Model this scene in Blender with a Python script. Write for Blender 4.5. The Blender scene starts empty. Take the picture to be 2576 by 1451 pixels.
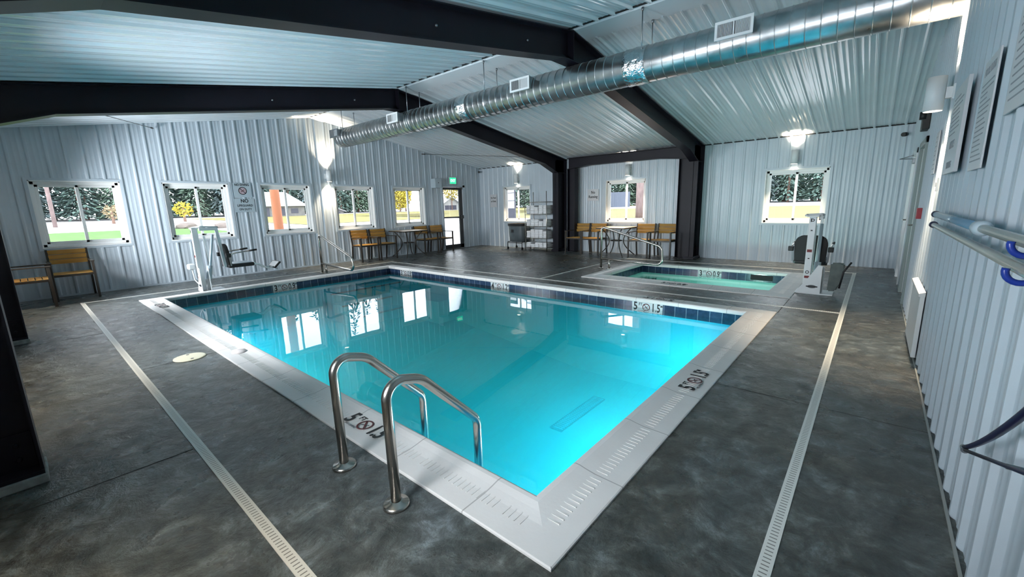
import bpy, bmesh, math, random
from mathutils import Vector, Matrix
random.seed(7)
PI = math.pi
SC = bpy.context.scene
COL = SC.collection

# ------------------------------------------------------------------ helpers
def link(o):
    COL.objects.link(o); return o

def tag(o, label=None, cat=None, group=None, kind=None):
    if label: o['label'] = label
    if cat: o['category'] = cat
    if group: o['group'] = group
    if kind: o['kind'] = kind
    return o

def thing(name, label, cat, loc=(0, 0, 0), rz=0.0, group=None):
    o = link(bpy.data.objects.new(name, None))
    o.empty_display_size = 0.1
    o.location = loc; o.rotation_euler = (0, 0, rz)
    return tag(o, label, cat, group)

def wmat(o):
    m = Matrix.LocRotScale(o.location, o.rotation_euler, o.scale)
    return wmat(o.parent) @ m if o.parent else m

class MB:
    def __init__(self): self.bm = bmesh.new()
    def face(self, pts, smooth=False):
        f = self.bm.faces.new([self.bm.verts.new(p) for p in pts]); f.smooth = smooth; return f
    def box(self, x0, x1, y0, y1, z0, z1, bev=0.0, M=None):
        b = bmesh.new()
        bmesh.ops.create_cube(b, size=1)
        for v in b.verts:
            v.co = Vector(((x0+x1)/2+v.co.x*(x1-x0), (y0+y1)/2+v.co.y*(y1-y0), (z0+z1)/2+v.co.z*(z1-z0)))
        if bev > 0:
            bmesh.ops.bevel(b, geom=b.edges[:], offset=bev, segments=2, affect='EDGES', profile=0.5)
        if M is not None: b.transform(M)
        self.merge(b); return self
    def bar(self, a, b, w, t, up=(0, 0, 1), bev=0.0):
        a = Vector(a); b = Vector(b); d = b-a; L = d.length; d.normalize()
        u = Vector(up)
        if abs(d.dot(u)) > 0.99: u = Vector((1, 0, 0))
        s = d.cross(u).normalized(); u = s.cross(d).normalized()
        M = Matrix((( d.x, s.x, u.x, (a.x+b.x)/2), (d.y, s.y, u.y, (a.y+b.y)/2), (d.z, s.z, u.z, (a.z+b.z)/2), (0, 0, 0, 1)))
        return self.box(-L/2, L/2, -w/2, w/2, -t/2, t/2, bev, M)
    def merge(self, b):
        me = bpy.data.meshes.new('tmp'); b.to_mesh(me); b.free()
        self.bm.from_mesh(me); bpy.data.meshes.remove(me)
    def tube(self, pts, r, seg=12, caps=True, closed=False, rs=None):
        pts = [Vector(p) for p in pts]; n = len(pts); rings = []
        up = None
        for i, p in enumerate(pts):
            if closed: t = pts[(i+1) % n]-pts[i-1]
            else: t = pts[min(i+1, n-1)]-pts[max(i-1, 0)]
            t.normalize()
            if up is None:
                up = Vector((0, 0, 1)) if abs(t.z) < 0.9 else Vector((1, 0, 0))
            s = t.cross(up)
            if s.length < 1e-4: s = t.cross(Vector((0, 1, 0)))
            s.normalize(); up = s.cross(t).normalized()
            rr = rs[i] if rs else r
            rings.append([self.bm.verts.new(p+(s*math.cos(2*PI*k/seg)+up*math.sin(2*PI*k/seg))*rr) for k in range(seg)])
        m = n if closed else n-1
        for i in range(m):
            A = rings[i]; B = rings[(i+1) % n]
            for k in range(seg):
                f = self.bm.faces.new((A[k], A[(k+1) % seg], B[(k+1) % seg], B[k])); f.smooth = True
        if caps and not closed:
            self.bm.faces.new(rings[0][::-1]); self.bm.faces.new(rings[-1])
        return self
    def lathe(self, prof, M=None, seg=24, cap=(True, True)):
        # prof: (r, z) about z
        M = M or Matrix.Identity(4); rings = []
        for r, z in prof:
            rings.append([self.bm.verts.new(M @ Vector((r*math.cos(2*PI*k/seg), r*math.sin(2*PI*k/seg), z))) for k in range(seg)])
        for A, B in zip(rings, rings[1:]):
            for k in range(seg):
                f = self.bm.faces.new((A[k], A[(k+1) % seg], B[(k+1) % seg], B[k])); f.smooth = True
        if cap[0]: self.bm.faces.new(rings[0][::-1])
        if cap[1]: self.bm.faces.new(rings[-1])
        return self
    def cyl(self, a, b, r, seg=16):
        return self.tube([a, b], r, seg)
    def prism(self, poly, axis, a0, a1):
        # poly: 2D points; axis 'x': poly=(y,z); 'y': poly=(x,z); 'z': (x,y)
        def P(p, a):
            if axis == 'x': return (a, p[0], p[1])
            if axis == 'y': return (p[0], a, p[1])
            return (p[0], p[1], a)
        A = [self.bm.verts.new(P(p, a0)) for p in poly]; B = [self.bm.verts.new(P(p, a1)) for p in poly]
        n = len(poly)
        self.bm.faces.new(A[::-1]); self.bm.faces.new(B)
        for i in range(n): self.bm.faces.new((A[i], A[(i+1) % n], B[(i+1) % n], B[i]))
        return self
    def mesh(self, name, recalc=True):
        if recalc: bmesh.ops.recalc_face_normals(self.bm, faces=self.bm.faces[:])
        me = bpy.data.meshes.new(name); self.bm.to_mesh(me); self.bm.free(); return me
    def build(self, name, mat, parent=None, world=False, recalc=True):
        if world and parent is not None: self.bm.transform(wmat(parent).inverted())
        me = self.mesh(name, recalc)
        for m in (mat if isinstance(mat, (list, tuple)) else [mat]): me.materials.append(m)
        o = link(bpy.data.objects.new(name, me))
        if parent is not None: o.parent = parent
        return o

def copy_tree(o, parent=None):
    c = o.copy(); COL.objects.link(c)
    if parent is not None: c.parent = parent
    for ch in list(o.children): copy_tree(ch, c)
    return c

def arc(c, r, a0, a1, n, ax=('x', 'z')):
    # points on arc; c Vector; angle in plane
    out = []
    for i in range(n+1):
        a = a0+(a1-a0)*i/n
        p = Vector(c); v = {'x': 0.0, 'y': 0.0, 'z': 0.0}
        v[ax[0]] += r*math.cos(a); v[ax[1]] += r*math.sin(a)
        out.append(p+Vector((v['x'], v['y'], v['z'])))
    return out

def round_path(pts, r, n=8):
    pts = [Vector(p) for p in pts]; out = [pts[0]]
    rs = r if isinstance(r, (list, tuple)) else [r]*(len(pts)-2)
    for i in range(1, len(pts)-1):
        a = (pts[i-1]-pts[i]); b = (pts[i+1]-pts[i]); la, lb = a.length, b.length
        a.normalize(); b.normalize(); ang = a.angle(b)
        t = min(rs[i-1]/math.tan(ang/2), la*0.49, lb*0.49); rr = t*math.tan(ang/2)
        bis = (a+b).normalized(); c = pts[i]+bis*(rr/math.sin(ang/2))
        p0 = pts[i]+a*t; p1 = pts[i]+b*t; v0 = p0-c; v1 = p1-c
        th = v0.angle(v1); axn = v0.cross(v1).normalized()
        for k in range(n+1):
            out.append(c+Matrix.Rotation(th*k/n, 3, axn) @ v0)
    out.append(pts[-1]); return out

# ------------------------------------------------------------------ materials
def N(nt, t, **kw):
    n = nt.nodes.new(t)
    for k, v in kw.items():
        if k in n.inputs.keys() if hasattr(n.inputs, 'keys') else False: n.inputs[k].default_value = v
        else: setattr(n, k, v)
    return n

def mat(name, col, rough=0.5, metal=0.0, spec=0.5, **kw):
    m = bpy.data.materials.new(name); m.use_nodes = True
    b = m.node_tree.nodes['Principled BSDF']
    b.inputs['Base Color'].default_value = (*col, 1); b.inputs['Roughness'].default_value = rough
    b.inputs['Metallic'].default_value = metal; b.inputs['Specular IOR Level'].default_value = spec
    for k, v in kw.items(): b.inputs[k.replace('_', ' ')].default_value = v
    return m

def noise_mat(name, c1, c2, scale=5, rough=0.5, metal=0.0, bump=0.0, bscale=None, detail=6, stretch=(1, 1, 1), dist=0.01, spec=0.5, r2=None, ramp=(0.35, 0.65)):
    m = mat(name, c1, rough, metal, spec); nt = m.node_tree; b = nt.nodes['Principled BSDF']
    tc = nt.nodes.new('ShaderNodeTexCoord'); mp = nt.nodes.new('ShaderNodeMapping')
    mp.inputs['Scale'].default_value = stretch
    nt.links.new(tc.outputs['Object'], mp.inputs['Vector'])
    nz = nt.nodes.new('ShaderNodeTexNoise'); nz.inputs['Scale'].default_value = scale; nz.inputs['Detail'].default_value = detail
    nt.links.new(mp.outputs[0], nz.inputs['Vector'])
    cr = nt.nodes.new('ShaderNodeValToRGB'); cr.color_ramp.elements[0].position = ramp[0]; cr.color_ramp.elements[1].position = ramp[1]
    cr.color_ramp.elements[0].color = (*c1, 1); cr.color_ramp.elements[1].color = (*c2, 1)
    nt.links.new(nz.outputs['Fac'], cr.inputs[0]); nt.links.new(cr.outputs[0], b.inputs['Base Color'])
    if r2 is not None:
        mr = nt.nodes.new('ShaderNodeMapRange'); mr.inputs['To Min'].default_value = rough; mr.inputs['To Max'].default_value = r2
        nt.links.new(nz.outputs['Fac'], mr.inputs['Value']); nt.links.new(mr.outputs[0], b.inputs['Roughness'])
    if bump > 0:
        n2 = nt.nodes.new('ShaderNodeTexNoise'); n2.inputs['Scale'].default_value = bscale or scale*4; n2.inputs['Detail'].default_value = 4
        nt.links.new(mp.outputs[0], n2.inputs['Vector'])
        bp = nt.nodes.new('ShaderNodeBump'); bp.inputs['Strength'].default_value = bump; bp.inputs['Distance'].default_value = dist
        nt.links.new(n2.outputs['Fac'], bp.inputs['Height']); nt.links.new(bp.outputs[0], b.inputs['Normal'])
    return m

def emit(name, col, s):
    m = bpy.data.materials.new(name); m.use_nodes = True; nt = m.node_tree; nt.nodes.clear()
    e = nt.nodes.new('ShaderNodeEmission'); e.inputs[0].default_value = (*col, 1); e.inputs[1].default_value = s
    o = nt.nodes.new('ShaderNodeOutputMaterial'); nt.links.new(e.outputs[0], o.inputs[0]); return m

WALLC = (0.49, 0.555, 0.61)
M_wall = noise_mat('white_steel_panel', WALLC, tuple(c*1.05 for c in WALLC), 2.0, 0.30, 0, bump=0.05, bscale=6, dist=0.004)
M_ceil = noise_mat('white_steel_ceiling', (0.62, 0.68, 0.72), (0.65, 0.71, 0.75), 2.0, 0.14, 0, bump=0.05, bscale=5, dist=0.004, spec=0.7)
M_trimw = mat('white_trim', (0.72, 0.74, 0.75), 0.4)
M_vinyl = mat('white_vinyl', (0.88, 0.88, 0.87), 0.35)
M_steel = noise_mat('navy_steel', (0.0055, 0.005, 0.0095), (0.008, 0.007, 0.013), 3, 0.45, 0, spec=0.25)
M_black = mat('black_gap', (0.004, 0.005, 0.007), 0.7)
M_blackp = mat('black_plastic', (0.008, 0.008, 0.009), 0.5)
M_grout = noise_mat('base_grout', (0.20, 0.20, 0.19), (0.33, 0.33, 0.31), 20, 0.9)
M_chrome = mat('stainless', (0.50, 0.47, 0.43), 0.24, 1.0)
M_white = mat('white_powder_coat', (0.74, 0.76, 0.77), 0.35)
M_alum = mat('aluminium', (0.30, 0.32, 0.34), 0.35, 0.9)
M_dkframe = mat('dark_bronze_frame', (0.03, 0.032, 0.035), 0.4)
M_chairmetal = mat('bronze_chair_metal', (0.035, 0.029, 0.024), 0.32, 0.2)
M_wood = noise_mat('teak_slat', (0.36, 0.185, 0.035), (0.47, 0.26, 0.06), 3, 0.5, stretch=(1, 9, 9))
M_tabletop = noise_mat('table_top_wood', (0.62, 0.42, 0.24), (0.70, 0.50, 0.30), 3, 0.4, stretch=(1, 9, 1))
M_towel = noise_mat('white_terry', (0.78, 0.78, 0.80), (0.86, 0.86, 0.87), 60, 0.95, bump=0.5, bscale=200, dist=0.004)
M_bag = noise_mat('grey_vinyl', (0.075, 0.095, 0.105), (0.10, 0.12, 0.13), 6, 0.4, bump=0.4, bscale=9, dist=0.02)
M_bagg = noise_mat('grey_green_canvas', (0.075, 0.095, 0.09), (0.12, 0.14, 0.135), 8, 0.7, bump=0.5, bscale=14, dist=0.02)
M_red = mat('sign_red', (0.16, 0.012, 0.016), 0.5)
M_dred = mat('dark_red_print', (0.09, 0.01, 0.014), 0.5)
M_ink = mat('black_ink', (0.008, 0.008, 0.01), 0.5)
M_paleink = mat('pale_grey_ink', (0.30, 0.31, 0.34), 0.6)
M_grayink = mat('grey_ink', (0.10, 0.11, 0.12), 0.6)
M_signw = mat('sign_white', (0.60, 0.60, 0.62), 0.35)
M_signb = mat('sign_grey', (0.42, 0.50, 0.55), 0.4)
M_blue = mat('blue_plastic', (0.012, 0.035, 0.26), 0.3)
M_navy = mat('navy_tube', (0.008, 0.010, 0.045), 0.35)
M_pole = mat('pole_silver', (0.55, 0.54, 0.50), 0.3, 0.7)
M_poleb = mat('pole_blue', (0.20, 0.33, 0.45), 0.18, 0.4)
M_lens = emit('lamp_lens', (1.0, 0.86, 0.66), 14)
M_exit = emit('exit_green', (0.03, 0.75, 0.30), 1.3)
M_exitw = emit('exit_letters', (0.55, 1.0, 0.75), 1.6)

def duct_mat():
    m = noise_mat('galvanised', (0.42, 0.44, 0.45), (0.58, 0.60, 0.61), 7, 0.22, 1.0, bump=0.03, bscale=5, dist=0.01, r2=0.40)
    return m
M_duct = duct_mat()
M_foil = noise_mat('foil_tape', (0.60, 0.62, 0.63), (0.75, 0.77, 0.78), 8, 0.16, 1.0, bump=1.0, bscale=22, dist=0.02)

def glass_mat():
    m = bpy.data.materials.new('window_glass'); m.use_nodes = True; nt = m.node_tree; nt.nodes.clear()
    t = nt.nodes.new('ShaderNodeBsdfTransparent'); t.inputs[0].default_value = (0.95, 0.97, 0.98, 1)
    g = nt.nodes.new('ShaderNodeBsdfGlossy'); g.inputs['Roughness'].default_value = 0.02
    fr = nt.nodes.new('ShaderNodeFresnel'); fr.inputs[0].default_value = 1.45
    mx = nt.nodes.new('ShaderNodeMixShader'); o = nt.nodes.new('ShaderNodeOutputMaterial')
    nt.links.new(fr.outputs[0], mx.inputs[0]); nt.links.new(t.outputs[0], mx.inputs[1]); nt.links.new(g.outputs[0], mx.inputs[2])
    nt.links.new(mx.outputs[0], o.inputs[0]); return m
M_glass = glass_mat()

def water_mat(name, tint, bs=1.2, bd=0.004, vol=None):
    m = bpy.data.materials.new(name); m.use_nodes = True; nt = m.node_tree; nt.nodes.clear()
    t = nt.nodes.new('ShaderNodeBsdfTransparent'); t.inputs[0].default_value = (*tint, 1)
    g = nt.nodes.new('ShaderNodeBsdfGlossy'); g.inputs['Roughness'].default_value = 0.0
    fr = nt.nodes.new('ShaderNodeFresnel'); fr.inputs[0].default_value = 1.36
    tc = nt.nodes.new('ShaderNodeTexCoord'); nz = nt.nodes.new('ShaderNodeTexNoise'); nz.inputs['Scale'].default_value = bs; nz.inputs['Detail'].default_value = 2
    nt.links.new(tc.outputs['Object'], nz.inputs['Vector'])
    bp = nt.nodes.new('ShaderNodeBump'); bp.inputs['Strength'].default_value = 0.35; bp.inputs['Distance'].default_value = bd
    nt.links.new(nz.outputs['Fac'], bp.inputs['Height'])
    nt.links.new(bp.outputs[0], g.inputs['Normal']); nt.links.new(bp.outputs[0], fr.inputs['Normal'])
    mx = nt.nodes.new('ShaderNodeMixShader'); o = nt.nodes.new('ShaderNodeOutputMaterial')
    nt.links.new(fr.outputs[0], mx.inputs[0]); nt.links.new(t.outputs[0], mx.inputs[1]); nt.links.new(g.outputs[0], mx.inputs[2])
    nt.links.new(mx.outputs[0], o.inputs[0])
    if vol:
        vs_ = nt.nodes.new('ShaderNodeVolumeScatter'); vs_.inputs['Color'].default_value = (*vol[0], 1); vs_.inputs['Density'].default_value = vol[1]
        nt.links.new(vs_.outputs[0], o.inputs['Volume'])
    return m
M_water = water_mat('pool_water', (0.78, 0.97, 1.0), vol=((0.01, 0.56, 0.86), 0.40))
M_spaw = water_mat('spa_water', (0.62, 0.95, 0.90), 1.5, 0.004)

def math_node(nt, op, a, b=None, c=None):
    n = nt.nodes.new('ShaderNodeMath'); n.operation = op
    for i, v in enumerate((a, b, c)):
        if v is None: continue
        if isinstance(v, (int, float)): n.inputs[i].default_value = v
        else: nt.links.new(v, n.inputs[i])
    return n.outputs[0]

def floor_mat():
    m = mat('stamped_concrete', (0.06, 0.062, 0.055), 0.35); nt = m.node_tree; b = nt.nodes['Principled BSDF']
    tc = nt.nodes.new('ShaderNodeTexCoord')
    def nz(scale, detail, rough=0.6, dist=0.0, st=(1, 1, 1)):
        mp = nt.nodes.new('ShaderNodeMapping'); mp.inputs['Scale'].default_value = st
        nt.links.new(tc.outputs['Object'], mp.inputs['Vector'])
        n = nt.nodes.new('ShaderNodeTexNoise'); n.inputs['Scale'].default_value = scale; n.inputs['Detail'].default_value = detail
        n.inputs['Roughness'].default_value = rough; n.inputs['Distortion'].default_value = dist
        nt.links.new(mp.outputs[0], n.inputs['Vector']); return n.outputs['Fac']
    def ramp(fac, stops):
        cr = nt.nodes.new('ShaderNodeValToRGB'); e = cr.color_ramp.elements
        e[0].position = stops[0][0]; e[0].color = (*stops[0][1], 1); e[1].position = stops[-1][0]; e[1].color = (*stops[-1][1], 1)
        for p, c in stops[1:-1]:
            k = e.new(p); k.color = (*c, 1)
        nt.links.new(fac, cr.inputs[0]); return cr.outputs[0]
    big = ramp(nz(0.9, 6, 0.65, 0.6), [(0.30, (0.056, 0.049, 0.040)), (0.45, (0.074, 0.076, 0.067)), (0.58, (0.080, 0.092, 0.092)), (0.72, (0.135, 0.153, 0.165))])
    fine = nz(6.5, 10, 0.78, 0.5, (1, 1, 1))
    fr = ramp(fine, [(0.34, (0.25, 0.25, 0.24)), (0.47, (0.70, 0.70, 0.69)), (0.54, (1.1, 1.1, 1.1)), (0.68, (2.6, 2.7, 2.8))])
    mx = nt.nodes.new('ShaderNodeMix'); mx.data_type = 'RGBA'; mx.blend_type = 'MULTIPLY'; mx.inputs['Factor'].default_value = 0.95
    nt.links.new(big, mx.inputs['A']); nt.links.new(fr, mx.inputs['B']); nt.links.new(mx.outputs['Result'], b.inputs['Base Color'])
    rr = nt.nodes.new('ShaderNodeMapRange'); rr.inputs['To Min'].default_value = 0.16; rr.inputs['To Max'].default_value = 0.42
    nt.links.new(nz(3, 5), rr.inputs['Value']); nt.links.new(rr.outputs[0], b.inputs['Roughness'])
    b1 = nt.nodes.new('ShaderNodeBump'); b1.inputs['Strength'].default_value = 0.9; b1.inputs['Distance'].default_value = 0.02
    nt.links.new(nz(7.0, 8, 0.66, 0.4), b1.inputs['Height'])
    nt.links.new(b1.outputs[0], b.inputs['Normal'])
    return m
M_floor = floor_mat()

def coping_mat(along):
    # along 'x' or 'y': slab seams every 0.61 m and short finger-grip grooves
    m = mat('coping_concrete_'+along, (0.70, 0.68, 0.66), 0.6); nt = m.node_tree; b = nt.nodes['Principled BSDF']
    tc = nt.nodes.new('ShaderNodeTexCoord'); sx = nt.nodes.new('ShaderNodeSeparateXYZ'); nt.links.new(tc.outputs['Object'], sx.inputs[0])
    u = sx.outputs['X' if along == 'x' else 'Y']
    fr = math_node(nt, 'FRACT', math_node(nt, 'DIVIDE', u, 0.61))
    d = math_node(nt, 'ABSOLUTE', math_node(nt, 'SUBTRACT', fr, 0.5))
    seam = math_node(nt, 'GREATER_THAN', d, 0.494)
    nz = nt.nodes.new('ShaderNodeTexNoise'); nz.inputs['Scale'].default_value = 5; nz.inputs['Detail'].default_value = 6
    nt.links.new(tc.outputs['Object'], nz.inputs['Vector'])
    cr = nt.nodes.new('ShaderNodeValToRGB'); cr.color_ramp.elements[0].color = (0.64, 0.615, 0.595, 1); cr.color_ramp.elements[1].color = (0.75, 0.725, 0.705, 1)
    nt.links.new(nz.outputs['Fac'], cr.inputs[0])
    mx = nt.nodes.new('ShaderNodeMix'); mx.data_type = 'RGBA'; nt.links.new(seam, mx.inputs['Factor'])
    nt.links.new(cr.outputs[0], mx.inputs['A']); mx.inputs['B'].default_value = (0.40, 0.38, 0.37, 1)
    nt.links.new(mx.outputs['Result'], b.inputs['Base Color'])
    n2 = nt.nodes.new('ShaderNodeTexNoise'); n2.inputs['Scale'].default_value = 60; nt.links.new(tc.outputs['Object'], n2.inputs['Vector'])
    hgt = math_node(nt, 'SUBTRACT', math_node(nt, 'MULTIPLY', n2.outputs['Fac'], 0.25), seam)
    bp = nt.nodes.new('ShaderNodeBump'); bp.inputs['Strength'].default_value = 0.3; bp.inputs['Distance'].default_value = 0.006
    nt.links.new(hgt, bp.inputs['Height']); nt.links.new(bp.outputs[0], b.inputs['Normal'])
    return m
M_copx = coping_mat('x'); M_copy = coping_mat('y')

def tile_mat(name, ca, cb, grout, P=0.1524):
    m = mat(name, ca, 0.15); nt = m.node_tree; b = nt.nodes['Principled BSDF']
    tc = nt.nodes.new('ShaderNodeTexCoord'); sx = nt.nodes.new('ShaderNodeSeparateXYZ'); nt.links.new(tc.outputs['Object'], sx.inputs[0])
    u = math_node(nt, 'DIVIDE', math_node(nt, 'ADD', sx.outputs['X'], sx.outputs['Y']), P)
    g = math_node(nt, 'GREATER_THAN', math_node(nt, 'ABSOLUTE', math_node(nt, 'SUBTRACT', math_node(nt, 'FRACT', u), 0.5)), 0.478)
    wn = nt.nodes.new('ShaderNodeTexWhiteNoise'); wn.noise_dimensions = '1D'; nt.links.new(math_node(nt, 'FLOOR', u), wn.inputs['W'])
    nz = nt.nodes.new('ShaderNodeTexNoise'); nz.inputs['Scale'].default_value = 25; nt.links.new(tc.outputs['Object'], nz.inputs['Vector'])
    f = math_node(nt, 'MULTIPLY_ADD', nz.outputs['Fac'], 0.9, math_node(nt, 'MULTIPLY_ADD', wn.outputs['Value'], 0.5, -0.4))
    mx0 = nt.nodes.new('ShaderNodeMix'); mx0.data_type = 'RGBA'; nt.links.new(f, mx0.inputs['Factor'])
    mx0.inputs['A'].default_value = (*ca, 1); mx0.inputs['B'].default_value = (*cb, 1)
    mx = nt.nodes.new('ShaderNodeMix'); mx.data_type = 'RGBA'; nt.links.new(g, mx.inputs['Factor'])
    nt.links.new(mx0.outputs['Result'], mx.inputs['A']); mx.inputs['B'].default_value = (*grout, 1)
    nt.links.new(mx.outputs['Result'], b.inputs['Base Color']); return m
M_tile = tile_mat('blue_waterline_tile', (0.012, 0.026, 0.062), (0.045, 0.085, 0.16), (0.20, 0.27, 0.34))
M_plaster = noise_mat('pool_plaster', (0.015, 0.62, 0.88), (0.02, 0.66, 0.92), 0.6, 0.7)
M_spaplaster = noise_mat('spa_plaster', (0.34, 0.72, 0.66), (0.40, 0.78, 0.72), 1.0, 0.7)
M_nose = mat('dark_step_nosing', (0.008, 0.02, 0.05), 0.4)
M_drainw = None

def drain_mat(along):
    m = mat('white_slot_drain_'+along, (0.72, 0.72, 0.68), 0.45); nt = m.node_tree; b = nt.nodes['Principled BSDF']
    tc = nt.nodes.new('ShaderNodeTexCoord'); sx = nt.nodes.new('ShaderNodeSeparateXYZ'); nt.links.new(tc.outputs['Generated'], sx.inputs[0])
    so = nt.nodes.new('ShaderNodeSeparateXYZ'); nt.links.new(tc.outputs['Object'], so.inputs[0])
    u = so.outputs['X' if along == 'x' else 'Y']; v = sx.outputs['Y' if along == 'x' else 'X']
    s = math_node(nt, 'LESS_THAN', math_node(nt, 'FRACT', math_node(nt, 'DIVIDE', u, 0.022)), 0.28)
    c = math_node(nt, 'LESS_THAN', math_node(nt, 'ABSOLUTE', math_node(nt, 'SUBTRACT', v, 0.5)), 0.27)
    k = math_node(nt, 'MULTIPLY', s, c)
    mx = nt.nodes.new('ShaderNodeMix'); mx.data_type = 'RGBA'; nt.links.new(k, mx.inputs['Factor'])
    mx.inputs['A'].default_value = (0.70, 0.70, 0.66, 1); mx.inputs['B'].default_value = (0.22, 0.22, 0.20, 1)
    nt.links.new(mx.outputs['Result'], b.inputs['Base Color']); return m
M_drx = drain_mat('x'); M_dry = drain_mat('y')

# ------------------------------------------------------------------ room dimensions
XL, XR, YN, YF = -10.92, 0.41, -0.62, 11.06
YR, ZR, SL = 5.18, 3.66, 0.161
def roof(y): return ZR-SL*abs(y-YR)

PITCH = 0.2245
def profile(u0, u1, extra, off=0.0):
    """(u, depth) of the ribbed panel: trapezoid ribs every PITCH with two faint pencil ribs between"""
    pts = {}
    k0 = math.floor((u0-off)/PITCH)-1; k1 = math.ceil((u1-off)/PITCH)+1
    base = []
    for k in range(k0, k1+1):
        c = off+k*PITCH
        base += [(c-0.033, 0), (c-0.025, 0.0006), (c-0.013, 0.0185), (c-0.009, 0.019), (c+0.009, 0.019), (c+0.013, 0.0185), (c+0.025, 0.0006), (c+0.033, 0)]
        for q in (0.36, 0.64):
            cc = c+q*PITCH
            base += [(cc-0.012, 0), (cc-0.006, 0.002), (cc+0.006, 0.002), (cc+0.012, 0)]
    base.sort()
    us = [b[0] for b in base]
    def dep(u):
        for (a, da), (b, db) in zip(base, base[1:]):
            if a <= u <= b: return da+(db-da)*((u-a)/(b-a) if b > a else 0)
        return 0
    allu = sorted(set([u for u in us if u0 < u < u1]+[u0, u1]+[e for e in extra if u0 < e < u1]))
    return [(u, dep(u)) for u in allu]

def ribbed_wall(name, mat_, axis, fixed, into, u0, u1, top, holes, off=0.0, extra=()):
    mb = MB(); ex = list(extra)
    for h in holes: ex += [h[0], h[1]]
    pr = profile(u0, u1, ex, off)
    def P(u, d, z):
        return (u, fixed+into*d, z) if axis == 'x' else (fixed+into*d, u, z)
    for (a, da), (b, db) in zip(pr, pr[1:]):
        m = (a+b)/2; cuts = [(0.0, None)]
        segs = []; z = -0.02
        for h in sorted([h for h in holes if h[0] <= m <= h[1]], key=lambda h: h[2]):
            if h[2] > z: segs.append((z, z, h[2], h[2]))
            z = h[3]
        segs.append((z, z, top(a), top(b)))
        for za, zb, ta, tb in segs:
            mb.face([P(a, da, za), P(b, db, zb), P(b, db, tb), P(a, da, ta)])
    bmesh.ops.remove_doubles(mb.bm, verts=mb.bm.verts[:], dist=1e-5)
    for f_ in mb.bm.faces: f_.smooth = True
    o = mb.build(name, mat_); tag(o, kind='structure'); return o

WZ0, WZ1 = 0.865, 2.025
LW = [(0.25, 1.41), (2.03, 3.18), (3.82, 4.97), (5.60, 6.75), (7.40, 8.54)]
EW = [(-9.79, -8.63), (-5.90, -4.72), (-1.96, -0.80)]
NW = [(-9.79, -8.63), (-5.90, -4.72), (-1.96, -0.80)]
DL = (9.26, 10.22, 2.09)
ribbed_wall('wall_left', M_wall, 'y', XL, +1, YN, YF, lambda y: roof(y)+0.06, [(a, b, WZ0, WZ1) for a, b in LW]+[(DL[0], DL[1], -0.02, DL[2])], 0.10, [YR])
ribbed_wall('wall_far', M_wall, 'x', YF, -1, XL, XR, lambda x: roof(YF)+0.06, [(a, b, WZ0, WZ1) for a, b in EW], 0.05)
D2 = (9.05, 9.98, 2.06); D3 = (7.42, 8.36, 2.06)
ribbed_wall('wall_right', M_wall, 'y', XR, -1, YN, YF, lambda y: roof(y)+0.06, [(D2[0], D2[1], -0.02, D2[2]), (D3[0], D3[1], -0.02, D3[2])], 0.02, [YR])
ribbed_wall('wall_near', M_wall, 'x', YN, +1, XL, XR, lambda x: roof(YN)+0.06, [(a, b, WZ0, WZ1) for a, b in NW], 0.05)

# ceiling: two ribbed slopes, ribs run up the slope
def ceiling():
    mb = MB(); pr = profile(XL-0.1, XR+0.1, [], 0.03)
    c = math.cos(math.atan(SL)); s = math.sin(math.atan(SL))
    for y0, y1, sg in ((YN-0.1, YR-0.055, 1), (YR+0.30, YF+0.1, -1)):
        for (a, da), (b, db) in zip(pr, pr[1:]):
            da *= 1.25; db *= 1.25
            P = lambda x, d, y: (x, y+sg*d*s, roof(y)-d*c)
            mb.face([P(a, da, y0), P(b, db, y0), P(b, db, y1), P(a, da, y1)])
    bmesh.ops.remove_doubles(mb.bm, verts=mb.bm.verts[:], dist=1e-5)
    for f_ in mb.bm.faces: f_.smooth = True
    o = mb.build('ceiling', M_ceil); tag(o, kind='structure')
    t = MB()   # flat ridge flashing
    t.prism([(YR-0.10, roof(YR-0.10)+0.02), (YR, ZR+0.015), (YR+0.02, roof(YR+.02)-0.016), (YR+0.33, roof(YR+0.33)-0.016), (YR+0.33, roof(YR+0.33)+0.02), (YR, ZR+0.05)], 'x', XL-0.05, XR+0.05)
    tag(t.build('trim_1', M_ceil), kind='structure')
    k = MB()   # dark closure gaps along the eave and ridge
    k.box(XL, XR, YF-0.024, YF-0.004, roof(YF)-0.018, roof(YF)+0.02)
    k.box(XL, XR, YR-0.085, YR-0.055, roof(YR-0.07)-0.012, roof(YR-0.07)+0.03)
    tag(k.build('trim_2', M_black), kind='structure')
ceiling()

# pool and spa outlines
PI0, PI1, PJ0, PJ1 = -8.87, -1.08, 1.42, 5.735     # inner edge of the coping
PO = (-9.15, -0.81, 1.13, 6.015)
SI0, SI1, SJ0, SJ1 = -3.93, -1.10, 7.29, 9.21
SO = (-4.24, -0.80, 7.00, 9.50)
def floor():
    mb = MB(); xs = sorted([XL-0.15, XR+0.15, PO[0]+.02, PO[1]-.02, SO[0]+.02, SO[1]-.02]); ys = sorted([YN-0.15, YF+0.15, PO[2]+.02, PO[3]-.02, SO[2]+.02, SO[3]-.02])
    for a, b in zip(xs, xs[1:]):
        for c, d in zip(ys, ys[1:]):
            mx, my = (a+b)/2, (c+d)/2
            if PO[0] < mx < PO[1] and PO[2] < my < PO[3]: continue
            if SO[0] < mx < SO[1] and SO[2] < my < SO[3]: continue
            mb.face([(a, c, 0), (b, c, 0), (b, d, 0), (a, d, 0)])
    bmesh.ops.remove_doubles(mb.bm, verts=mb.bm.verts[:], dist=1e-5)
    tag(mb.build('floor', M_floor), kind='structure')
floor()
jt = MB()
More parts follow.
